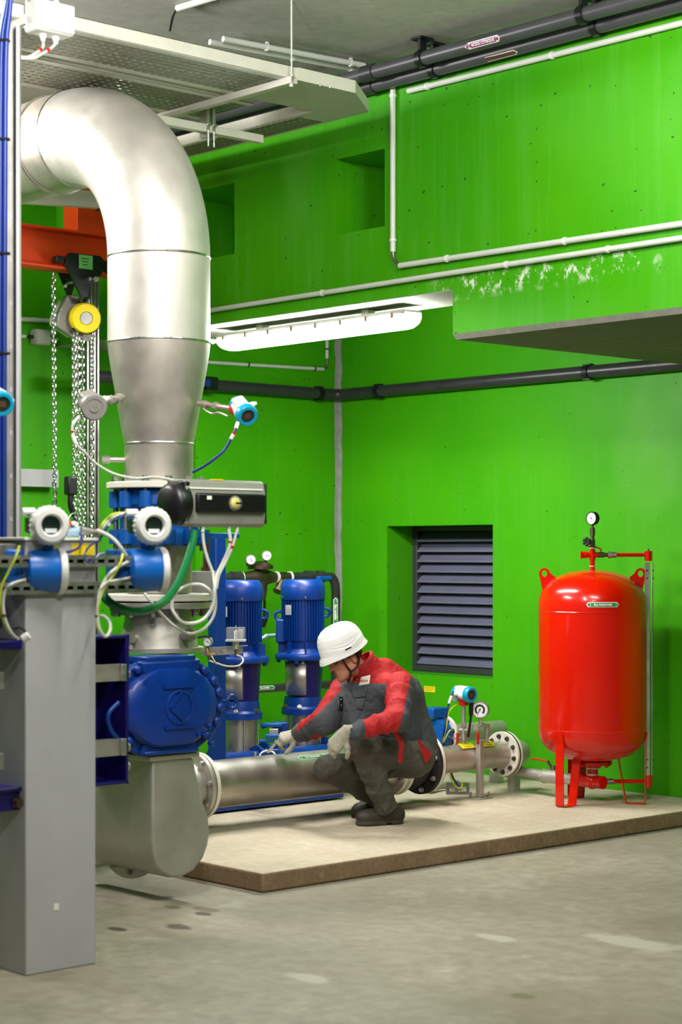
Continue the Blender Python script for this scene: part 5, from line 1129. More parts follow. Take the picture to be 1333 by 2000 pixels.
# Y strainer
yS = onX(551, 1128, XM).y; st_ = thing('strainer', 'brown y-shaped strainer fitting between the reducing valve and the black pipe', 'valve', (XM, yS, zM - .1))
k = MB(); k.lathe((XM, 0, zM), YD, [(0, onX(541, 1128, XM).y), (.034, onX(541, 1128, XM).y), (.038, yS), (.034, onX(563, 1128, XM).y), (0, onX(563, 1128, XM).y)], 20); k.cyl((XM, yS + .01, zM), (XM + .02, yS - .05, zM - .09), .03, n=16); k.cyl((XM + .02, yS - .05, zM - .09), (XM + .024, yS - .062, zM - .105), .036, n=6); k.build('body', 'bronze_dark', st_)
# vertical sticker
def on_vert(zc_): 
    a0 = math.atan2(-FW.y, -FW.x); return lambda x, y, l=0: V((XM + (.034 + l) * math.cos(a0 + y / .034), yc_ + (.034 + l) * math.sin(a0 + y / .034), zc_ - x))
arrow_sticker(mn, on_vert(zM - .265), .19, .034, 'Eau potable', 'label_green', True, tsize=.024, off=.0015)
# low black branch with a green sticker
yL0, yL1 = onX(500, 1345, XM).y, onX(568, 1341, XM).y; zL = onX(530, 1344, XM).z
lb = thing('branch_pipe', 'low level black pipe with a green sticker behind the booster pumps', 'pipe', (XM, yL0, zL)); MB().cyl((XM, yL0 - .3, zL), (XM, yc_ + .02, zL), .030, n=20).build('barrel', 'black_pipe', lb)
def on_low(yc__): return lambda x, y, l=0: V((XM + (.030 + l) * math.cos(y / .03 + .25), yc__ + x, zL + (.030 + l) * math.sin(y / .03 + .25)))
arrow_sticker(lb, on_low(onX(512, 1345, XM).y), .17, .030, 'Eau potable', 'label_green', True, tsize=.018, off=.0015)
k = MB(); k.cyl((XM, yc_ + .0, zL), (XM, yc_ + .0, .70), .036, n=20); k.build('tee', 'black_pipe', lb)
# ================================================================ blue flow meters on the rails
def flow_meter(label, px, py, z, s=1.0):
    """wall type flow meter: blue head with a big white ring window, blue lower housing with a white end cover"""
    c = P(px, py, z); t = thing('flow_meter', label, 'flow meter', (c.x, c.y, c.z - .25))
    d = (-FW * .93 + RT * .36).normalized(); a, u, w = frame(d, UP); w = RT - d * RT.dot(d); w.normalize()
    m = MB(); m.lathe(c - d * .13, d, [(0, 0), (.055, 0), (.062, .012), (.062, .085), (.056, .10), (0, .10)], 36); m.build('head', 'meter_blue', t)
    m = MB(); m.lathe(c - d * .04, d, [(.05, 0), (.074, .0), (.079, .01), (.079, .03), (.076, .042), (.077, .05), (.074, .064), (.066, .074), (.046, .076), (.040, .066), (.038, .05), (0, .05)], 44)
    for i in range(24): th = 2 * PI * i / 24; m.obox(c - d * .018 + (u * math.cos(th) + w * math.sin(th)) * .0785, (d, (w * math.cos(th) - u * math.sin(th)), (u * math.cos(th) + w * math.sin(th))), (.016, .0035, .003))
    o = m.build('ring_cover', 'white_plastic', t)
    m = MB(); m.cyl(c + d * .011, c + d * .014, .0385, n=32); m.build('window', 'lens_dark', o)
    m = MB(); m.obox(c + d * .015 - u * .022, (w, u, d), (.024, .009, .0008)); m.build('display', 'gauge_face', o)
    q = c - d * .085 - w * .068; m = MB(); m.obox(q, (d, w, u), (.032, .012, .032)); m.build('side_plate', 'black', t, bev=.004)
    q = c - d * .085 - w * .045 + u * .055; m = MB(); m.cyl(q, q - w * .05, .017, n=16); m.build('upper_gland', 'white_plastic', t)
    m = MB(); m.lathe(c - d * .085 - u * .055, -u, [(0, 0), (.04, 0), (.036, .02), (.034, .045), (.044, .05), (.044, .066), (0, .066)], 28); m.build('neck', 'meter_blue', t)
    l = c - d * .07 - u * .185
    m = MB(); m.lathe(l - w * .075, w, [(0, -.02), (.070, -.02), (.088, -.006), (.092, .02), (.090, .11), (.086, .118), (0, .118)], 36, hint=UP); m.build('lower_housing', 'meter_blue', t)
    m = MB(); m.obox(l - w * .115 - u * .004 - d * .02, (w, u, d), (.055, .092, .05)); m.build('connection_box', 'meter_blue', t, bev=.008)
    m = MB(); m.lathe(l + w * .043, w, [(.05, 0), (.092, 0), (.096, .006), (.096, .022), (.088, .03), (0, .031)], 40, hint=UP); m.build('end_cover', 'white_plastic', t)
    g1_ = l - w * .09 + u * .035 + d * .050; g2_ = l - w * .09 - u * .035 + d * .050; gl = []
    for g_ in (g1_, g2_):
        k = MB(); k.cyl(g_ + w * .025, g_ - w * .012, .010, n=12); k.build('cable_gland', 'brass', t); gl.append(g_ - w * .012)
    k = MB(); k.cyl(l - w * .12 + u * .03 + d * .041, l - w * .12 + u * .03 + d * .044, .009, n=6); k.build('screw', 'navy_blue', t)
    bk = MB(); bk.obox(l - d * .085, (w, u, d), (.06, .05, .02)); bk.build('wall_mount', 'galvanised', t)
    return c, d, u, w, gl, c - d * .085 - w * .095 + u * .055
zA_, zB_ = 7.62, 7.95
fa = flow_meter('blue flow meter with a white ring window in front of the grey column', 98, 1026, zA_)
fb = flow_meter('blue flow meter with a white ring window before the blue valve of the big pipe', 299, 1027, zB_)
def pp_(z, *pts): return [P(x, y, z if len(q) == 0 else q[0]) for (x, y, *q) in pts]
# wires of the first meter
wire('earth_wire', 'yellow and green wire curving down from the first flow meter, outer one', [P(38, 1066, 7.5), P(30, 1090, 7.48), P(16, 1118, 7.48), P(2, 1150, 7.48), P(1, 1190, 7.48), P(6, 1212, 7.48), P(16, 1232, 7.5), P(28, 1245, 7.55)], .0052, 'cable_lime')
wire('meter_cable', 'white cable curving from the first flow meter down to the bundle by the column', [fa[4][1], P(24, 1140, 7.46), P(11, 1152, 7.46), P(6, 1178, 7.46), P(10, 1210, 7.46), P(22, 1236, 7.48), P(36, 1248, 7.55)], .0062, 'cable_white', bands=[(.62, .64, 'rust_brown')])
kc = P(50, 1242, 7.5); ck = thing('cable_clip', 'white capped cable clip at the edge of the grey column', 'clip', kc - UP * .02); k = MB(); k.cyl(kc - RT * .012 - UP * .014, kc + RT * .014 + UP * .004, .017, n=16); k.build('cap', 'white_plastic', ck, bev=.003)
k = MB(); k.tube([kc + UP * .015, P(46, 1230, 7.52), P(38, 1225, 7.52), P(28, 1228, 7.54)], .006, 8, smooth=5); k.build('strap', 'black_matt', ck)
# blue plug and grey sensor between the two meters
pg = thing('plug_connector', 'pale blue plug and grey sensor lying behind the first flow meter', 'connector', P(150, 1040, 7.9))
k = MB(); k.cyl(P(128, 1040, 7.85), P(157, 1038, 7.85), .020, n=18); k.build('plug', 'cable_pale', pg); k = MB(); k.cyl(P(157, 1036, 7.85), P(190, 1040, 7.9), .017, .011, 16); k.build('sensor', 'grey_body', pg)
k = MB(); k.cyl(P(133, 1024, 7.84), P(140, 1022, 7.84), .011, n=14); k.build('red_cap', 'handle_red', pg); k = MB(); k.cyl(P(140, 1022, 7.84), P(150, 1024, 7.84), .009, n=14); k.build('nut', 'white_plastic', pg)
wire('signal_cable', 'violet grey cable sagging below the pale blue plug', [P(156, 1042, 7.8), P(160, 1052, 7.75), P(155, 1068, 7.7), P(140, 1076, 7.68), P(118, 1080, 7.66), P(96, 1080, 7.66)], .0055, 'navy_blue')
wire('signal_cable', 'violet grey cable looping over the upper slotted rail', [P(196, 1056, 7.8), P(180, 1062, 7.7), P(168, 1076, 7.62), P(166, 1090, 7.6), P(175, 1098, 7.6), P(186, 1092, 7.62), P(192, 1084, 7.7), P(205, 1080, 7.78)], .0048, 'navy_blue')
# cable bunch into the second meter's upper gland
g = fb[5]
for i, (dx, dy, mm, lb) in enumerate(((0, 0, 'cable_white', 'white cable of the bunch entering the second flow meter from the column side'), (4, 5, 'cable_blue', 'blue cable of the bunch entering the second flow meter'), (-3, -4, 'cable_lime', 'lime wire of the bunch entering the second flow meter'))):
    wire('meter_cable', lb, [g, P(226 + dx, 1008 + dy, 7.85), P(210 + dx, 1020 + dy, 7.85), P(199 + dx, 1035 + dy, 7.85), P(188 + dx, 1052 + dy, 7.95)], .0055, mm, bands=[(.45, .55, 'white_plastic')] if i < 2 else [])
wire('meter_cable', 'thick white cable arching from the bunch down to the second flow meter neck', [P(190, 1036, 7.82), P(208, 1044, 7.8), P(224, 1055, 7.78), P(236, 1070, 7.78), P(246, 1085, 7.8)], .0085, 'cable_white')
wire('earth_wire', 'lime wire falling from the second flow meter into a loop beside the column', [P(240, 1082, 7.78), P(235, 1100, 7.76), P(220, 1126, 7.75), P(203, 1150, 7.72), P(193, 1178, 7.7), P(189, 1208, 7.7), P(193, 1230, 7.7), P(204, 1242, 7.72), P(214, 1240, 7.75)], .0058, 'cable_lime', bands=[(.6, .62, 'rust_brown')])
wire('meter_cable', 'white cable from the second flow meter into the loop beside the column', [fb[4][0], P(224, 1112, 7.74), P(206, 1132, 7.72), P(194, 1160, 7.7), P(190, 1200, 7.7), P(195, 1230, 7.7), P(206, 1243, 7.72), P(215, 1232, 7.75), P(214, 1215, 7.78), P(204, 1204, 7.8), P(197, 1203, 7.82)], .0068, 'cable_white')
wire('meter_cable', 'white cable curling from the lower gland of the second flow meter to the column edge', [fb[4][1], P(224, 1134, 7.74), P(208, 1138, 7.72), P(196, 1150, 7.70), P(190, 1166, 7.72)], .006, 'cable_white')
# thick green hose
wire('green_hose', 'thick dark green hose sweeping in front of the big pipe', [P(380, 1040, 8.9), P(376, 1062, 8.85), P(364, 1100, 8.75), P(346, 1142, 8.6), P(322, 1174, 8.4), P(292, 1190, 8.2), P(258, 1194, 8.1), P(226, 1184, 8.05), P(206, 1168, 8.05), P(200, 1152, 8.1)], .019, 'green_hose', n=14, k=10)
# actuator cables
X0_ = 8.95
wire('actuator_cable', 'white cable hanging from the valve actuator nearest the pipe', [P(396, 1036, X0_), P(399, 1066, X0_), P(407, 1095, X0_), P(417, 1122, X0_), P(420, 1150, 8.9), P(421, 1185, 8.9), P(414, 1210, 8.9), P(396, 1230, 8.9), P(370, 1238, 8.9), P(346, 1226, 8.85), P(322, 1206, 8.8), P(296, 1176, 8.7), P(280, 1155, 8.7)], .0075, 'cable_white', k=10)
wire('actuator_cable', 'white cable with a red mark hanging from the outer end of the actuator', [P(447, 1036, X0_), P(450, 1054, X0_), P(447, 1072, X0_), P(436, 1098, X0_), P(424, 1124, 8.92), P(420, 1150, 8.88), P(417, 1180, 8.88), P(404, 1204, 8.88), P(384, 1216, 8.86), P(358, 1216, 8.84), P(342, 1200, 8.82), P(336, 1182, 8.82), P(344, 1158, 8.82), P(366, 1144, 8.84), P(390, 1142, 8.88), P(408, 1152, 8.9), P(414, 1166, 8.92)], .0085, 'cable_white', k=10, bands=[(.075, .085, 'handle_red')])
wire('actuator_cable', 'pale cable beside the red marked one at the actuator end', [P(463, 1036, X0_), P(458, 1056, X0_), P(452, 1074, X0_), P(441, 1098, X0_), P(428, 1124, 8.93), P(423, 1150, 8.9)], .0065, 'cable_white', k=10, bands=[(.32, .38, 'handle_red')])
# pale steel box behind the spool, with a brown pipe
q = P(398, 1137, 9.9); sb = thing('steel_plate', 'pale steel plate box behind the spool flange, below the actuator', 'box', q - UP * .06); k = MB(); k.obox(q, (RT, FW, UP), (.062, .03, .058)); k.build('plate', 'grey_plastic', sb, bev=.004)
k = MB(); k.cyl(P(402, 1118, 9.9), P(404, 1035, 9.9), .016, n=14); k.cyl(P(402, 1118, 9.9), P(402, 1108, 9.9), .026, n=8); k.build('standing_pipe', 'rust_brown', sb)
# ================================================================ sensors on the big pipe
dR = (RT * .12 - FW * .78 - UP * .38)
cc_ = P(462, 797, 9.12); bb_ = P(391, 789, 9.32)
dR = (RT * .35 - FW * .80 - UP * .42).normalized()
trR, gR = transmitter('pressure_transmitter', 'white and cyan transmitter sticking out of the lit side of the big pipe', P(474, 801, 9.08), dR, P(388, 788, 9.38), 1.0, gland_side=-1, up=(UP * .8 - RT * .3))
k = MB(); k.tube([P(397, 797, 9.3), P(404, 803, 9.28), P(416, 808, 9.25), P(428, 806, 9.2), P(446, 813, 9.12)], .006, 8, smooth=5); k.build('drain_tube', 'stainless', trR)
wire('signal_cable', 'blue cable drooping from the transmitter on the lit side of the big pipe', [P(466, 822, 9.02), P(460, 840, 9.0), P(452, 856, 9.0), P(442, 874, 9.0), P(425, 892, 9.0), P(400, 910, 9.05), P(377, 922, 9.1)], .0068, 'cable_blue', bands=[(.05, .14, 'white_plastic'), (.2, .24, 'handle_red'), (.26, .36, 'white_plastic')])
# transmitter on the shaded side, seen from its back
dB = (RT * .28 - FW * .92 - UP * .22).normalized()
trB, gB = transmitter('pressure_transmitter', 'dull grey transmitter turned away on the shaded side of the big pipe', P(178, 790, 8.95), dB, P(240, 776, 9.3), 1.2, plain=True, cap='grey_body', cols='grey_body', gland_side=-1, up=(UP * .9 - RT * .3), plate='black')
k = MB(); q = P(178, 790, 8.95) + dB * .064; a_, u_, w_ = frame(dB, UP); k.lathe(q + dB * .032, dB, [(.012, 0), (.022, 0), (.022, .004), (.012, .004)], 24, arc=(.6, 5.4), closed=True); k.build('cover_rib', 'stainless_dull', trB)
wire('signal_cable', 'pale cable running from the shaded transmitter across the big pipe to the actuator', [P(158, 812, 8.9), P(143, 828, 8.88), P(142, 848, 8.88), P(150, 868, 8.88), P(164, 882, 8.9), P(186, 904, 8.95), P(220, 924, 8.98), P(262, 934, 8.98), P(300, 932, 8.95), P(330, 936, 8.95), P(360, 944, 8.95)], .0065, 'cable_white', k=10, bands=[(.02, .1, 'cable_white'), (.17, .19, 'handle_red'), (.21, .30, 'white_plastic')])
# transmitter cut by the edge of the picture
trL, gL = transmitter('pressure_transmitter', 'white and cyan transmitter by the blue cables of the slotted rail', P(-6, 783, 8.0), (RT * .45 - FW * .85 - UP * .25), P(-60, 760, 8.2), 1.0, gland_side=-1)
# ================================================================ slotted upright with the blue cable bundle
zR_ = 8.35
q0, q1 = P(31, 1000, zR_), P(31, 40, zR_)
lr = thing('cable_rail', 'tall pale slotted steel rail carrying the blue cable bundle beside the column', 'rail', (q0.x, q0.y, 0))
zt_r = P(30, 52, zR_).z
qx = q0 - FW * 0; m = MB(); cR = V((q0.x, q0.y, 0))
hh = zt_r / 2
m.obox(cR + RT * .012 + UP * hh, (RT, FW, UP), (.004, .045, hh)); m.obox(cR - RT * .022 + FW * .0 + UP * hh, (RT, FW, UP), (.030, .003, hh)); m.build('channel', 'stainless_dull', lr, bev=.001)
m = MB(); 
MB().obox(cR + RT * .017 - FW * .047 + UP * hh, (RT, FW, UP), (.007, .002, hh)).build('bright_edge', 'column_paint', lr)
for i in range(16):
    z = .9 + i * .19
    k = MB(); c = cR - RT * .020 - FW * .0035 + UP * z; k.obox(c, (RT, FW, UP), (.006, .0006, .010)); k.build('slot', 'column_paint', lr)
zz_r = 8.25
for i, (x0, r_c, mm, lb) in enumerate(((12, .012, 'cable_blue', 'thick blue cable strapped along the slotted rail, nearest its slots'), (3, .010, 'cable_blue', 'blue cable strapped along the slotted rail at the outer side'), (-4, .008, 'cable_pale', 'pale blue cable strapped along the slotted rail'))):
    pts = [P(x0 + 10 + i * 6, -20, zz_r), P(x0 + 6 + i * 2, 25, zz_r), P(x0, 85, zz_r), P(x0 - 2, 200, zz_r), P(x0 - 3, 450, zz_r), P(x0 - 4, 700, zz_r), P(x0 - 4, 900, zz_r), P(x0 - 4, 1060, zz_r), P(x0 - 6, 1160, zz_r)]
    wire('rail_cable', lb, pts, r_c, mm, n=12, group='cables on the slotted rail')
for i, (py, w_) in enumerate(((79, .028), (272, .026), (495, .026), (690, .026))):
    lbl = ['topmost', 'second from the top', 'third from the top', 'lowest'][i]
    c = P(6, py, zz_r); t = thing('cable_tie', 'black cable tie round the blue cables on the rail, %s' % lbl, 'cable tie', c, 'ties on the blue cables'); k = MB(); k.obox(c - UP * 0, (RT, FW, UP), (.030, .016, .006)); k.build('band', 'black', t, bev=.004)
# ================================================================ the crouching person: smooth bodies from blended round cones
def A(v): return np.array(v, dtype=float)
def rc(Pt, a, b, ra, rb):
    a, b = A(a), A(b); ab = b - a; t = np.clip(((Pt - a) @ ab) / (ab @ ab), 0, 1)
    return np.linalg.norm(Pt - (a + t[:, None] * ab), axis=1) - (ra + (rb - ra) * t)
def ell(Pt, c, ax, r):
    R = np.array([A(x) for x in ax]); q = (Pt - A(c)) @ R.T; r = A(r)
    k0 = np.linalg.norm(q / r, axis=1); k1 = np.linalg.norm(q / r ** 2, axis=1) + 1e-9
    return k0 * (k0 - 1) / k1
def smin(a, b, k):
    h = np.clip(.5 + .5 * (b - a) / k, 0, 1); return b + (a - b) * h - k * h * (1 - h)
def blend(ds, k):
    o = ds[0]
    for d in ds[1:]: o = smin(o, d, k)
    return o
def surf(fn, lo, hi, h):
    lo, hi = A(lo), A(hi); n = np.ceil((hi - lo) / h).astype(int) + 1
    gx, gy, gz = [lo[i] + h * np.arange(n[i]) for i in range(3)]
    G = np.stack(np.meshgrid(gx, gy, gz, indexing='ij'), -1).reshape(-1, 3)
    D = np.concatenate([fn(G[i:i + 400000]) for i in range(0, len(G), 400000)]).reshape(n)
    nx, ny, nz = n - 1; s = D < 0
    acc = np.zeros((nx, ny, nz, 3)); cnt = np.zeros((nx, ny, nz))
    corners = [(i, j, k) for i in (0, 1) for j in (0, 1) for k in (0, 1)]
    sub = lambda c: D[c[0]:c[0] + nx, c[1]:c[1] + ny, c[2]:c[2] + nz]
    for c in corners:
        for ax_ in range(3):
            if c[ax_]: continue
            e = list(c); e[ax_] = 1; d0, d1 = sub(c), sub(tuple(e)); cr = (d0 < 0) != (d1 < 0)
            t = np.where(cr, d0 / np.where(cr, d0 - d1, 1), 0)
            p = np.zeros((nx, ny, nz, 3)); p[..., 0] = c[0]; p[..., 1] = c[1]; p[..., 2] = c[2]; p[..., ax_] += t
            acc += np.where(cr[..., None], p, 0); cnt += cr
    act = cnt > 0; idx = -np.ones((nx, ny, nz), int); idx[act] = np.arange(act.sum())
    I = np.argwhere(act); vs = lo + h * (I + acc[act] / cnt[act][:, None]); quads = []
    for ax_ in range(3):
        o1, o2 = [(1, 2), (2, 0), (0, 1)][ax_]
        sl0 = [slice(None)] * 3; sl1 = [slice(None)] * 3; sl0[ax_] = slice(0, -1); sl1[ax_] = slice(1, None)
        cr = s[tuple(sl0)] != s[tuple(sl1)]; E = np.argwhere(cr); flip = s[tuple(sl0)][cr]
        ok = (E[:, o1] > 0) & (E[:, o2] > 0) & (E[:, o1] < n[o1] - 1) & (E[:, o2] < n[o2] - 1); E = E[ok]; flip = flip[ok]
        def at(d1, d2):
            q = E.copy(); q[:, o1] += d1; q[:, o2] += d2; return idx[q[:, 0], q[:, 1], q[:, 2]]
        q = np.stack([at(-1, -1), at(0, -1), at(0, 0), at(-1, 0)], 1); q[~flip] = q[~flip][:, ::-1]; quads.append(q)
    return vs, np.concatenate(quads)
def organic(name, fn, lo, hi, h, mats, parent, zone=None, smooth=2):
    vs, q = surf(fn, lo, hi, h)
    me = bpy.data.meshes.new(name); rl = parent.location
    me.from_pydata((vs - A(rl)).tolist(), [], q.tolist()); me.update()
    bm = bmesh.new(); bm.from_mesh(me)
    for _ in range(smooth): bmesh.ops.smooth_vert(bm, verts=bm.verts, factor=.5, use_axis_x=True, use_axis_y=True, use_axis_z=True)
    bmesh.ops.recalc_face_normals(bm, faces=bm.faces); bm.to_mesh(me); bm.free()
    for p in me.polygons: p.use_smooth = True
    for m in mats: me.materials.append(M[m])
    if zone is not None:
        c = np.array([p.center for p in me.polygons]) + A(rl); nn = np.array([p.normal for p in me.polygons]); z = zone(c, nn)
        for p, zi in zip(me.polygons, z): p.material_index = int(zi)
    o = bpy.data.objects.new(name, me); C.objects.link(o); o.parent = parent; return o
def box_of(pts, pad): a = np.array([A(p) for p in pts]); return a.min(0) - pad, a.max(0) + pad
def wob(Pt, f, seed):                                # cheap smooth noise for cloth folds
    r = np.random.RandomState(seed); o = 0
    for i in range(5):
        d = r.randn(3); d /= np.linalg.norm(d); o = o + np.sin((Pt @ d) * f * (1 + .35 * i) + r.rand() * 6.28 + 1.3 * np.sin((Pt @ r.randn(3)) * f * .33))
    return o / 5
# ---- joints (left = the side nearest the camera)
head_c = P(674, 1280, 11.10)
hf = (-RT * math.cos(math.radians(25)) * math.cos(math.radians(20)) - UP * math.sin(math.radians(25)) - FW * math.cos(math.radians(25)) * math.sin(math.radians(20))).normalized()
hl = UP.cross(hf).normalized(); hu = hf.cross(hl).normalized()      # hl: the person's left
if hl.dot(FW) > 0: pass
def H(f, u, l): return head_c + hf * f + hu * u + hl * l
neck0, neck1 = H(-.035, -.09, 0), P(722, 1322, 11.20)
shL, shR = P(783, 1342, 11.02), P(672, 1350, 11.27)
elL, wrL = P(777, 1404, 10.83), P(682, 1432, 10.78)
elR, wrR = P(634, 1410, 11.04), P(584, 1434, 11.22)
chest, belly, pelv = P(735, 1365, 11.20), P(785, 1425, 11.24), P(815, 1468, 11.27)
hipL, knL, anL = P(812, 1478, 11.17), P(703, 1458, 10.98), P(756, 1578, 11.14)
hipR, knR, anR = P(800, 1484, 11.38), P(638, 1500, 11.16), P(752, 1568, 11.46)
bottom = S
me_ = thing('person', 'person in a white helmet and red and grey work jacket crouching beside the stainless pipe', 'person', V((anL.x, anL.y, S)))
def bodyf(Pt):
    d = [rc(Pt, neck0, neck1, .056, .062), rc(Pt, shL, shR, .06, .06), rc(Pt, neck1, chest, .07, .11), rc(Pt, chest, belly, .11, .105), rc(Pt, belly, pelv, .105, .115),
         rc(Pt, shL, elL, .05, .04), rc(Pt, elL, wrL, .038, .026), rc(Pt, shR, elR, .05, .04), rc(Pt, elR, wrR, .038, .026),
         rc(Pt, hipL, knL, .075, .05), rc(Pt, knL, anL, .048, .034), rc(Pt, hipR, knR, .075, .05), rc(Pt, knR, anR, .048, .034)]
    t = blend(d, .03)
    hd = blend([ell(Pt, H(-.012, .035, 0), (hf, hu, hl), (.098, .095, .076)), ell(Pt, H(.02, -.035, 0), (hf, hu, hl), (.078, .085, .064)),
                rc(Pt, H(.062, -.092, 0), H(.078, -.112, 0), .030, .024), rc(Pt, H(.0, -.075, .046), H(.06, -.10, .016), .024, .022), rc(Pt, H(.0, -.075, -.046), H(.06, -.10, -.016), .024, .022)], .03)
    hd = smin(hd, rc(Pt, H(.078, .022, .028), H(.088, .018, 0), .014, .014), .014); hd = smin(hd, rc(Pt, H(.078, .022, -.028), H(.088, .018, 0), .014, .014), .014)
    hd = smin(hd, rc(Pt, H(.092, .008, 0), H(.113, -.036, 0), .008, .0125), .010)
    for s_ in (-1, 1):
        hd = smin(hd, rc(Pt, H(.104, -.040, .010 * s_), H(.096, -.042, .013 * s_), .008, .007), .008)
        hd = smin(hd, rc(Pt, H(.064, -.025, .044 * s_), H(.05, -.04, .05 * s_), .014, .012), .02)
        eye = ell(Pt, H(.083, -.002, .032 * s_), (hf, hu, hl), (.016, .010, .017)); hd = np.maximum(hd, -eye + .004)
        ear = ell(Pt, H(-.022, -.026, .074 * s_), ((hf + hl * .4 * s_).normalized(), hu, (hl - hf * .4 * s_).normalized()), (.019, .032, .007)); hd = smin(hd, ear, .006)
    hd = smin(hd, rc(Pt, H(.092, -.066, -.016), H(.092, -.066, .016), .0075, .0075), .006); hd = smin(hd, rc(Pt, H(.089, -.079, -.014), H(.089, -.079, .014), .0085, .0085), .006)
    return smin(t, hd, .022)
lo, hi = box_of([head_c + UP * .15, head_c - RT * .14, knR, anR - UP * .05, pelv + RT * .13, elL - FW * .08, hipR + FW * .13, wrR - RT * .05], .05)
organic('body', bodyf, lo, hi, .0055, ['skin'], me_, smooth=1)
for s_ in (1, -1):
    MB().sph(H(.0795, -.003, .032 * s_), .0115, n=16, m=10).build('eye', 'lip', me_)
    MB().sph(H(.0865, -.007, .0325 * s_), .0055, n=12, m=8).build('iris', 'hair', me_)
    k = MB(); k.tube([H(.0955, .018, .012 * s_), H(.094, .022, .028 * s_), H(.080, .018, .047 * s_)], lambda f: .0048 * (1 - .5 * f), 8, smooth=5); k.build('eyebrow', 'hair', me_)
    k = MB(); k.tube([H(.0925, .003, .020 * s_), H(.0935, .0055, .032 * s_), H(.082, .001, .047 * s_)], .0026, 6, smooth=4); k.build('eyelid', 'skin', me_)
k = MB(); k.tube([H(.094, -.0725, -.020), H(.099, -.0715, 0), H(.094, -.0725, .020)], .0035, 8, smooth=4); k.build('lips', 'lip', me_)
# hair showing under the helmet
def hairf(Pt):
    d = ell(Pt, H(-.018, .03, 0), (hf, hu, hl), (.100, .102, .081)); q = Pt - A(head_c); f = q @ A(hf); u = q @ A(hu); l = np.abs(q @ A(hl))
    front = f - (.045 - np.clip(-u, 0, 1) * .3); d = np.maximum(d, front)
    low = np.where(f > -.005, -.055 - u, np.where(f > -.045, -.005 - u, -.085 - u)); d = np.maximum(d, low)
    return d + .0015 * wob(Pt, 260, 4)
lo, hi = box_of([H(-.13, 0, 0), H(.1, .1, .1), H(.1, -.12, -.1), H(-.1, .14, 0)], .04); organic('hair', hairf, lo, hi, .005, ['hair'], me_, smooth=1)
# ---- helmet
hb0 = H(-.004, .035, 0)
def Hh(f, u, l): return hb0 + hf * f + hu * u + hl * l
m = MB(); n = 72; rows = []
vs = []; fs = []
prof0 = [(1.035, -.014), (1.062, -.020), (1.055, -.011), (1.012, .002), (1.0, .02), (.985, .045), (.95, .07), (.88, .098), (.76, .121), (.60, .138), (.42, .148), (.22, .153), (.05, .155)]
prof = prof0[:4]
for i in range(3, len(prof0) - 1):
    for j in range(1, 6): prof.append((prof0[i][0] + (prof0[i + 1][0] - prof0[i][0]) * j / 5, prof0[i][1] + (prof0[i + 1][1] - prof0[i][1]) * j / 5))
def sst(a, b, x): t = min(1, max(0, (x - a) / (b - a))); return t * t * (3 - 2 * t)
for (s_, u) in prof:
    for i in range(n):
        t = 2 * PI * i / n; cf, cl = math.cos(t), math.sin(t)
        fr_ = max(0, cf) ** 3; a_f = .142 if cf > 0 else .146
        rim = 1 if u < .007 else 0
        f = cf * a_f * s_ + (rim * .016 * fr_); l = cl * .115 * s_
        du = (-.010 * fr_ + (.006 * max(0, -cf) ** 2) - .006 * abs(cl) ** 4) * rim
        edge = .046 + .055 * sst(.10, -.13, f) * 0 + .020 * (f / .14)      # the raised panel sweeps up toward the brow
        ridge = .007 * sst(edge - .004, edge + .006, u) * sst(.066, .058, abs(l) * (1 if u < .12 else .9)) if abs(l) < .07 else 0
        side = .0045 * sst(.020 + .03 * abs(f) / .14, .026 + .03 * abs(f) / .14, u) * (1 if abs(l) >= .05 else sst(.03, .05, abs(l)))
        l *= 1 - side * 8 * (1 if abs(l) > .05 else 0)
        vs.append(Hh(f, u + du + ridge, l))
for k in range(len(prof) - 1): fs += [(k * n + i, k * n + (i + 1) % n, (k + 1) * n + (i + 1) % n, (k + 1) * n + i) for i in range(n)]
fs.append(tuple((len(prof) - 1) * n + i for i in range(n))); m.add(vs, fs); o = m.build('helmet', 'helmet_white', me_, ang=70)
so = o.modifiers.new('shell', 'SOLIDIFY'); so.thickness = .003; so.offset = -1
# raised seam line round the shell and the side slot
k = MB(); pts = [Hh(.128 * math.cos(t), .058 + .018 * math.cos(t * 2), .118 * math.sin(t) * .93) for t in [math.radians(18 + 144 * i / 24) for i in range(25)]]; 
k.tube([p for p in pts], .0032, 8); k.build('helmet_seam', 'helmet_white', o)
c = Hh(.004, .016, .1155); k = MB(); k.obox(c, (hf, hu, hl), (.020, .0032, .003)); k.build('side_slot', 'black', o)
# chin strap and harness
k = MB(); e0 = Hh(.062, -.004, .098); cl = H(.028, -.085, .066); e1 = Hh(-.062, -.006, .094); ch0 = H(.045, -.142, .02)
def strap(pts, w=.006): k.tube(pts, w, 8, smooth=6)
strap([e0, H(.045, -.03, .084), cl]); strap([e1, H(-.05, -.03, .082), H(-.03, -.066, .075), H(.0, -.084, .072), cl]); strap([cl, H(.038, -.118, .052), ch0, H(.045, -.145, 0), H(.03, -.12, -.05), H(.03, -.08, -.066)], .0075); k.build('chin_strap', 'black', me_)
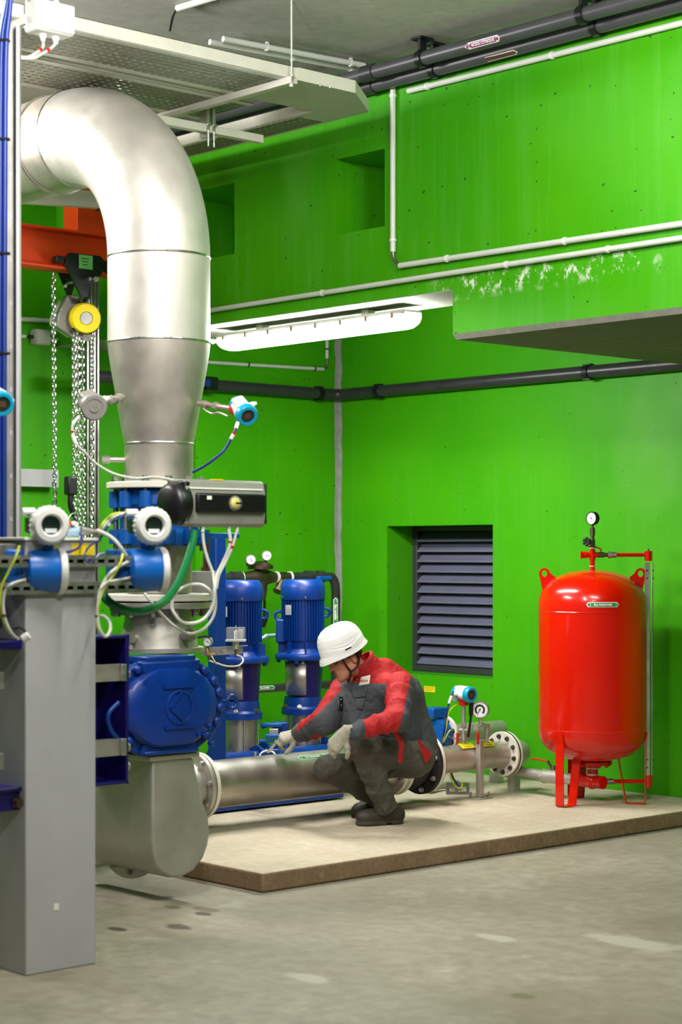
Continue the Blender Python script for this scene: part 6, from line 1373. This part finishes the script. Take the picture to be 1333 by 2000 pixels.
# ---- jacket
bk_ = P(800, 1395, 11.28)
def sleeves(Pt):
    L1, L2 = rc(Pt, shL, elL, .088, .074), rc(Pt, elL, wrL, .072, .050)
    R1, R2 = rc(Pt, shR, elR, .082, .080), rc(Pt, elR, wrR, .080, .053)
    return L1, L2, R1, R2
def fold(Pt, a, b, n, amp, ph):
    a, b = A(a), A(b); ab = b - a; t = ((Pt - a) @ ab) / (ab @ ab); q = Pt - (a + t[:, None] * ab)
    side = q @ A(UP) * 26 + q @ A(RT) * 17
    return amp * 1.25 * (2 * np.abs(np.sin(PI * n * t + ph + .9 * np.sin(side))) ** .8 - 1) * np.clip(1.3 - np.abs(t - .6), 0, 1)
collar_top = P(716, 1286, 11.20)
def torsof(Pt):
    d = [rc(Pt, shL, shR, .082, .078), rc(Pt, P(738, 1330, 11.18), chest, .10, .135), rc(Pt, chest, belly, .135, .135), rc(Pt, P(792, 1375, 11.25), P(806, 1440, 11.27), .12, .135), rc(Pt, belly, pelv, .130, .130), rc(Pt, P(752, 1310, 11.22), P(792, 1350, 11.22), .075, .10), rc(Pt, P(694, 1365, 11.17), P(704, 1425, 11.14), .085, .085), rc(Pt, P(672, 1385, 11.18), P(690, 1440, 11.15), .07, .075)]
    return blend(d, .05)
hem_n = A((pelv - chest).normalized()); hem_c = A(P(826, 1478, 11.25))
ncol0, ncol1 = P(742, 1338, 11.19), P(703, 1290, 11.145)
def jacketf(Pt):
    t = torsof(Pt) + .004 * wob(Pt, 30, 2)
    t = np.maximum(t, (Pt - hem_c) @ hem_n)
    L1, L2, R1, R2 = sleeves(Pt)
    L = smin(L1 + fold(Pt, shL, elL, 2.4, .005, .5), L2 + fold(Pt, elL, wrL, 3.2, .005, 1.2), .02)
    R = smin(R1 + fold(Pt, shR, elR, 3.2, .005, 0), R2 + fold(Pt, elR, wrR, 3.4, .0055, 2), .02)
    cutL = (Pt - A(wrL.lerp(elL, -.02))) @ A((wrL - elL).normalized()); cutR = (Pt - A(wrR.lerp(elR, -.02))) @ A((wrR - elR).normalized())
    L = np.maximum(L, cutL); R = np.maximum(R, cutR)
    o = smin(smin(t, L, .022), R, .022)
    cax = (ncol1 - ncol0).normalized(); col = np.maximum(rc(Pt, ncol0, ncol1 + cax * .08, .100, .084), (Pt - A(ncol1)) @ A(cax)); o = smin(o, col, .025)
    hole = rc(Pt, ncol0 + cax * .03, ncol1 + cax * .10, .066, .074); o = np.maximum(o, -hole)
    return o + .0035 * (np.abs(wob(Pt, 44, 9)) - .3) + .0016 * wob(Pt, 110, 5)
def jz(c, n):
    L1, L2, R1, R2 = sleeves(c)
    z = np.ones(len(c), int)
    tor = torsof(c); armL = np.minimum(L1, L2) < tor - .004; armR = np.minimum(R1, R2) < tor - .004
    tl = ((c - A(elL)) @ A(wrL - elL)) / ((wrL - elL).length ** 2); tr_ = ((c - A(elR)) @ A(wrR - elR)) / ((wrR - elR).length ** 2)
    # yoke: above a line across the chest
    yoke = (c - A(P(735, 1333, 11.1))) @ A((UP * .97 - RT * .0 ).normalized()) > 0
    z[yoke] = 0
    z[armL & (tl < .86)] = 0; z[armL & (tl >= .86)] = 1
    back = (c - A(P(801, 1322, 11.1))) @ A((RT * .965 - UP * .262).normalized()) > 0; z[back] = 1
    up_R = (c - A(shR)) @ A(((wrR - shR).normalized().cross(FW).normalized() if (wrR - shR).normalized().cross(FW).z > 0 else -(wrR - shR).normalized().cross(FW).normalized()))
    red_R = armR & (up_R > .022) & (tr_ < .82); z[red_R] = 0; z[armR & ~red_R] = 1
    und = armR & (up_R < -.060) & (tr_ > .1) & (tr_ < .75); z[und] = 0
    return z
lo, hi = box_of([shL, shR, elL, elR, wrL, wrR, pelv + RT * .12, chest, collar_top + UP * .06, pelv + FW * .12, pelv - FW * .12], .14)
jk = organic('jacket', jacketf, lo, hi, .006, ['jacket_red', 'jacket_grey'], me_, jz, 2)
# ---- trousers
def trouserf(Pt):
    d = blend([rc(Pt, hipL, knL, .108, .076), rc(Pt, knL, anL, .076, .064), rc(Pt, knL.lerp(anL, .35) + RT * .02, anL, .072, .062)], .03) + fold(Pt, hipL, knL, 2.2, .004, .4) + fold(Pt, knL, anL, 3.0, .005, 1.0)
    e = blend([rc(Pt, hipR, knR, .105, .074), rc(Pt, knR, anR, .074, .058)], .03) + fold(Pt, hipR, knR, 2.6, .005, 1.4)
    p = blend([rc(Pt, pelv - RT * .02, hipL, .115, .112), rc(Pt, pelv - RT * .02, hipR, .11, .105)], .04)
    top = (Pt - A(P(800, 1440, 11.26))) @ A((chest - pelv).normalized()) - .03; p = np.maximum(p, top)
    o = smin(smin(d, p, .03), smin(e, p, .03), .015)
    an_c = (Pt - A(anL - UP * .012)) @ A((anL - knL).normalized()); near = rc(Pt, knL, anL, .12, .12)
    o = np.where((near < 0), np.maximum(o, an_c), o)
    return o + .006 * (np.abs(wob(Pt, 30, 21)) - .3) + .0018 * wob(Pt, 90, 22)
lo, hi = box_of([hipL, knL, anL - UP * .02, hipR, knR, anR - UP * .03, pelv], .15); lo[2] = max(lo[2], S + .01)
organic('trousers', trouserf, lo, hi, .006, ['trouser_grey'], me_, None, 2)
# ---- boots
def boot(toe, heel, ank, up_h, nm):
    d = (toe - heel); d.z = 0; L = d.length; d.normalize(); sd_ = UP.cross(d)
    base = V((heel.x, heel.y, S))
    def B(f, u, s_=0): return base + d * f + UP * u + sd_ * s_
    def bf(Pt):
        o = blend([rc(Pt, B(.05, .055), B(.13, .058), .048, .050), rc(Pt, B(.13, .055), B(L - .055, .046), .050, .044), ell(Pt, B(L - .07, .045), (d, sd_, UP), (.072, .050, .044)), rc(Pt, B(.055, .06), ank + UP * .02, .050, .052)], .025)
        o = np.maximum(o, S + .004 - Pt[:, 2]) + .0015 * wob(Pt, 120, 3)
        sole = blend([rc(Pt, B(.055, .014), B(L - .06, .014), .046, .050), ell(Pt, B(L - .075, .014), (d, sd_, UP), (.078, .056, .03))], .02)
        sole = np.maximum(sole, np.maximum(S + .001 - Pt[:, 2], Pt[:, 2] - S - .026))
        arch = np.maximum(np.abs((Pt - A(B(.11, 0))) @ A(d)) - .018, Pt[:, 2] - S - .010); sole = np.maximum(sole, -arch)
        return np.minimum(o, sole)
    lo, hi = box_of([B(0, 0), B(L, 0), ank + UP * up_h], .075); lo[2] = S - .012
    bo = organic('boot', bf, lo, hi, .0055, ['boot_leather', 'boot_sole'], me_, lambda c, n: (c[:, 2] < S + .027).astype(int), 1)
    k = MB()
    for i in range(4):
        f = .135 + .02 * i; k.tube([B(f, .118 - .012 * i, -.022), B(f + .008, .126 - .014 * i, 0), B(f, .118 - .012 * i, .022)], .003, 6, smooth=3)
    k.build('laces', 'black_matt', bo)
hL, tL = onH(790, 1608, S), onH(697, 1613, S); boot(V((tL.x, tL.y, S)), V((hL.x, hL.y, S)), anL, .03, 'left')
hR_ = V((anR.x, anR.y, S)) + RT * .05; boot(V((hR_.x, hR_.y, S)) - RT * .25 - FW * .02, hR_, anR, .02, 'right')
# ---- gloves: palm, four bent fingers of different length, thumb from the side of the palm
def glove(wr, pdir, back, thumb_side, curl, spread=.0, th_dir=None, nm='glove'):
    """pdir: wrist to knuckles, back: out of the back of the hand, thumb_side: toward the thumb"""
    pdir = pdir.normalized(); ts = (thumb_side - pdir * thumb_side.dot(pdir)).normalized(); bk2 = pdir.cross(ts); 
    if bk2.dot(back) < 0: bk2 = -bk2
    prims = []; W_ = lambda f, s_, b: wr + pdir * f + ts * s_ + bk2 * b
    prims += [(W_(-.035, 0, 0), W_(.0, 0, 0), .038, .034)]
    palm = [(W_(.005, .012, 0), W_(.088, .030, .004), .027, .021), (W_(.005, .0, 0), W_(.092, .010, .006), .027, .022), (W_(.005, -.008, 0), W_(.089, -.012, .005), .027, .021), (W_(.005, -.014, 0), W_(.080, -.031, .002), .026, .019)]
    fingers = []
    for i, (s0, L) in enumerate(((.031, .076), (.0105, .084), (-.0115, .078), (-.0315, .062))):
        base = palm[i][1]; p = base; ang = 0; dirv = pdir + ts * (spread * (1.5 - i) * .12); dirv.normalize(); chain_ = []
        for j, (fl, cu) in enumerate(zip((.46, .31, .23), curl[i] if hasattr(curl[0], '__len__') else curl)):
            ang += cu; v = dirv * math.cos(ang) - bk2 * math.sin(ang); q = p + v * (L * fl); chain_.append((p, q, .0140 - .0012 * j, .0132 - .0013 * j)); p = q
        fingers.append(chain_)
    td = (th_dir or (pdir * .7 + ts * .6 - bk2 * .45)).normalized(); t0 = W_(.022, .024, -.006); t1 = t0 + td * .042; td2 = (td + pdir * .35 - ts * .25 - bk2 * .2).normalized(); t2 = t1 + td2 * .034; t3 = t2 + (td2 + pdir * .2 - ts * .25).normalized() * .026
    thumb = [(t0, t1, .020, .0165), (t1, t2, .0160, .0145), (t2, t3, .0142, .0122)]
    def gf(Pt):
        o = blend([rc(Pt, *p) for p in palm + prims], .016)
        for ch_ in fingers: o = smin(o, blend([rc(Pt, *p) for p in ch_], .005), .006)
        o = smin(o, blend([rc(Pt, *p) for p in thumb], .006), .010)
        return o + .0009 * wob(Pt, 300, 8)
    allp = [p[0] for p in palm + prims + thumb] + [p[1] for p in palm + prims + thumb] + [p[1] for ch_ in fingers for p in ch_]
    lo, hi = box_of(allp, .03); return organic('glove', gf, lo, hi, .0032, ['glove_wool'], me_, None, 1)
# reaching hand, closed round the bright handle
glove(wrR.lerp(elR, -.07), (-RT * .93 - UP * .22 - FW * .25), (UP * .8 - FW * .3), (-FW * .8 - UP * .55), [(.75, 1.0, .7), (.85, 1.1, .7), (.95, 1.15, .7), (1.05, 1.1, .6)], th_dir=(-RT * .25 - UP * .75 - FW * .45))
# resting hand, hanging over the knee
glove(wrL.lerp(elL, -.10), (-RT * .62 - UP * .72 + FW * .12), (-RT * .6 + UP * .55 - FW * .55), (-FW * .35 + RT * .5 - UP * .5), [(.35, .6, .4), (.40, .65, .4), (.45, .7, .45), (.5, .7, .45)], th_dir=(RT * .35 - UP * .85 - FW * .2))
# ---- details sewn on the jacket, laid on its surface
bm = bmesh.new(); bm.from_mesh(jk.data); bm.transform(Matrix.Translation(me_.location)); jb2 = BVHTree.FromBMesh(bm); bm.free()
def on_cloth(px, py):
    d = ray(px, py).normalized(); h = jb2.ray_cast(EYE, d); return (h[0], h[1]) if h[0] is not None else (None, None)
def patch(quad_px, nu, nv, lift, m, name, parent=None):
    cx = sum(q[0] for q in quad_px) / 4; cy = sum(q[1] for q in quad_px) / 4; p0, n0 = on_cloth(cx, cy); n0 = (n0 - FW * .6).normalized(); z = (p0 - EYE).dot(FW); vs = []; fs = []
    (x0, y0), (x1, y1), (x2, y2), (x3, y3) = quad_px
    for j in range(nv + 1):
        for i in range(nu + 1):
            u, v = i / nu, j / nv
            x = (x0 * (1 - u) + x1 * u) * (1 - v) + (x3 * (1 - u) + x2 * u) * v; y = (y0 * (1 - u) + y1 * u) * (1 - v) + (y3 * (1 - u) + y2 * u) * v
            q = P(x, y, z); d = ray(x, y).normalized(); q = q - d * ((q - p0).dot(n0) / d.dot(n0)); h = jb2.ray_cast(q + n0 * .06, -n0, .12)
            pp2, nn2 = (h[0], h[1]) if h[0] is not None else (q, n0)
            vs.append(pp2 + nn2 * lift)
    for j in range(nv):
        for i in range(nu): a = j * (nu + 1) + i; fs.append((a, a + 1, a + nu + 2, a + nu + 1))
    o = MB().add(vs, fs).build(name, m, parent or me_); s2 = o.modifiers.new('t', 'SOLIDIFY'); s2.thickness = .0015; s2.offset = 0; return o
bd = patch(((706, 1322), (724, 1318), (723, 1336), (700, 1340)), 6, 5, .003, 'label_white', 'name_badge')
p0, n0 = on_cloth(712, 1329.5)
if p0 is not None:
    xd = (RT * .97 + UP * .12); xd = (xd - n0 * xd.dot(n0)).normalized(); yd = n0.cross(xd); k = MB(); text_mb(k, 'VEOLIA', .017, lambda x, y: p0 + xd * x + yd * y + n0 * .007, 0, .0003); k.build('lettering', 'handle_red', bd, weld=1e-7)
patch(((684, 1347), (719, 1343), (716, 1362), (691, 1364)), 6, 5, .004, 'jacket_grey', 'pocket_flap')
patch(((693, 1365), (716, 1363), (708, 1388), (699, 1386)), 5, 5, .002, 'jacket_grey', 'chest_pocket')
rd = patch(((661, 1361), (671, 1360), (669, 1388), (658, 1389)), 3, 5, .004, 'black', 'radio_pouch')
for py in (1367, 1378):
    p, n_ = on_cloth(665.5, py)
    if p is not None: k = MB(); k.sph(p + n_ * .007, .004, n=10, m=6); k.build('stud', 'chrome', rd)
for x in (699, 705):
    p, n_ = on_cloth(x, 1326 + (705 - x) * .2)
    if p is not None: k = MB(); k.sph(p + n_ * .001, .003, n=10, m=6); k.build('press_stud', 'chrome', me_)
pts = [on_cloth(735 - t * 28, 1270 + t * 48)[0] for t in (0, .2, .4, .6, .8, 1)]; pts = [p - ray(730, 1290) * .002 for p in pts if p is not None]
if len(pts) > 3: k = MB(); k.tube(pts, .0022, 6, smooth=4); k.build('collar_piping', 'jacket_grey', me_)
# red tail of cloth on the thigh and red lining at the hem
def ribbon(pts, w0, w1, m, name, hint):
    pts = spline([V(p) for p in pts], 5); vs = []; fs = []; n = len(pts)
    for i, p in enumerate(pts):
        t = (pts[min(i + 1, n - 1)] - pts[max(i - 1, 0)]).normalized(); s_ = t.cross(hint).normalized(); w = w0 + (w1 - w0) * i / (n - 1); vs += [p - s_ * w / 2, p + s_ * w / 2]
    for i in range(n - 1): fs.append((2 * i, 2 * i + 1, 2 * i + 3, 2 * i + 2))
    o = MB().add(vs, fs).build(name, m, me_); s2 = o.modifiers.new('t', 'SOLIDIFY'); s2.thickness = .004; return o
ribbon([P(769, 1424, 10.86), P(779, 1440, 10.87), P(785, 1456, 10.88), P(783, 1474, 10.90), P(783, 1489, 10.92)], .032, .026, 'jacket_red', 'red_strap', FW)
k = MB(); k.prism([P(815, 1441, 11.00), P(821, 1446, 10.99), P(843, 1473, 11.03), P(842, 1478, 11.04), P(832, 1494, 11.05)], FW * .006); k.build('jacket_lining', 'jacket_red', me_, bev=.001)
# ================================================================ camera, light, view
cam = bpy.data.cameras.new('camera'); co = bpy.data.objects.new('camera', cam); C.objects.link(co)
cam.sensor_fit = 'VERTICAL'; cam.sensor_height = 36; cam.lens = FPX / 2000 * 36
cam.shift_y = (HY - 1000) / 2000.0
cam.shift_x = 0
co.location = EYE; co.rotation_euler = (math.radians(90), 0, TH)
cam.clip_start = .1; cam.clip_end = 60
cam.dof.use_dof = True; cam.dof.focus_distance = 11.3; cam.dof.aperture_fstop = 2.5
bpy.context.scene.camera = co
def tube_light(name, x, y, z, lx, ly, power, aim=None, col=(1, .975, .93)):
    l = bpy.data.lights.new(name, 'AREA'); l.shape = 'RECTANGLE'; l.size = lx; l.size_y = ly; l.energy = power; l.color = col
    o = bpy.data.objects.new(name, l); C.objects.link(o); o.location = (x, y, z)
    if aim is not None: o.rotation_euler = (V(aim) - V((x, y, z))).to_track_quat('-Z', 'Y').to_euler()
    return o
# the hall's other fluorescent rows, behind and beside the camera
tube_light('ceiling_strip_light', -5.7, 4.2, 4.25, .18, 1.6, 140, (-7.5, 5.4, 2.9))
tube_light('ceiling_strip_light', -9.5, 4.1, 4.10, 1.6, .18, 140, (-7.0, 8.0, 2.6))
tube_light('ceiling_strip_light', -4.5, 6.0, 4.25, 1.6, .18, 95, (-5.0, 7.6, 2.6))
tube_light('ceiling_strip_light', -2.2, 2.9, 4.35, .18, 1.6, 165)
w = bpy.data.worlds.new('hall'); bpy.context.scene.world = w; w.use_nodes = True
bg = w.node_tree.nodes['Background']; bg.inputs[0].default_value = (.86, .9, .84, 1); bg.inputs[1].default_value = .09
sc = bpy.context.scene
sc.view_settings.view_transform = 'Standard'; sc.view_settings.look = 'None'; sc.view_settings.gamma = 1; sc.view_settings.exposure = -0.05
sc.view_settings.use_curve_mapping = False
sc.cycles.use_denoising = True; sc.cycles.max_bounces = 8; sc.cycles.diffuse_bounces = 4; sc.cycles.glossy_bounces = 4; sc.cycles.transparent_max_bounces = 12
sc.cycles.sample_clamp_indirect = 6; sc.cycles.caustics_reflective = False; sc.cycles.caustics_refractive = False
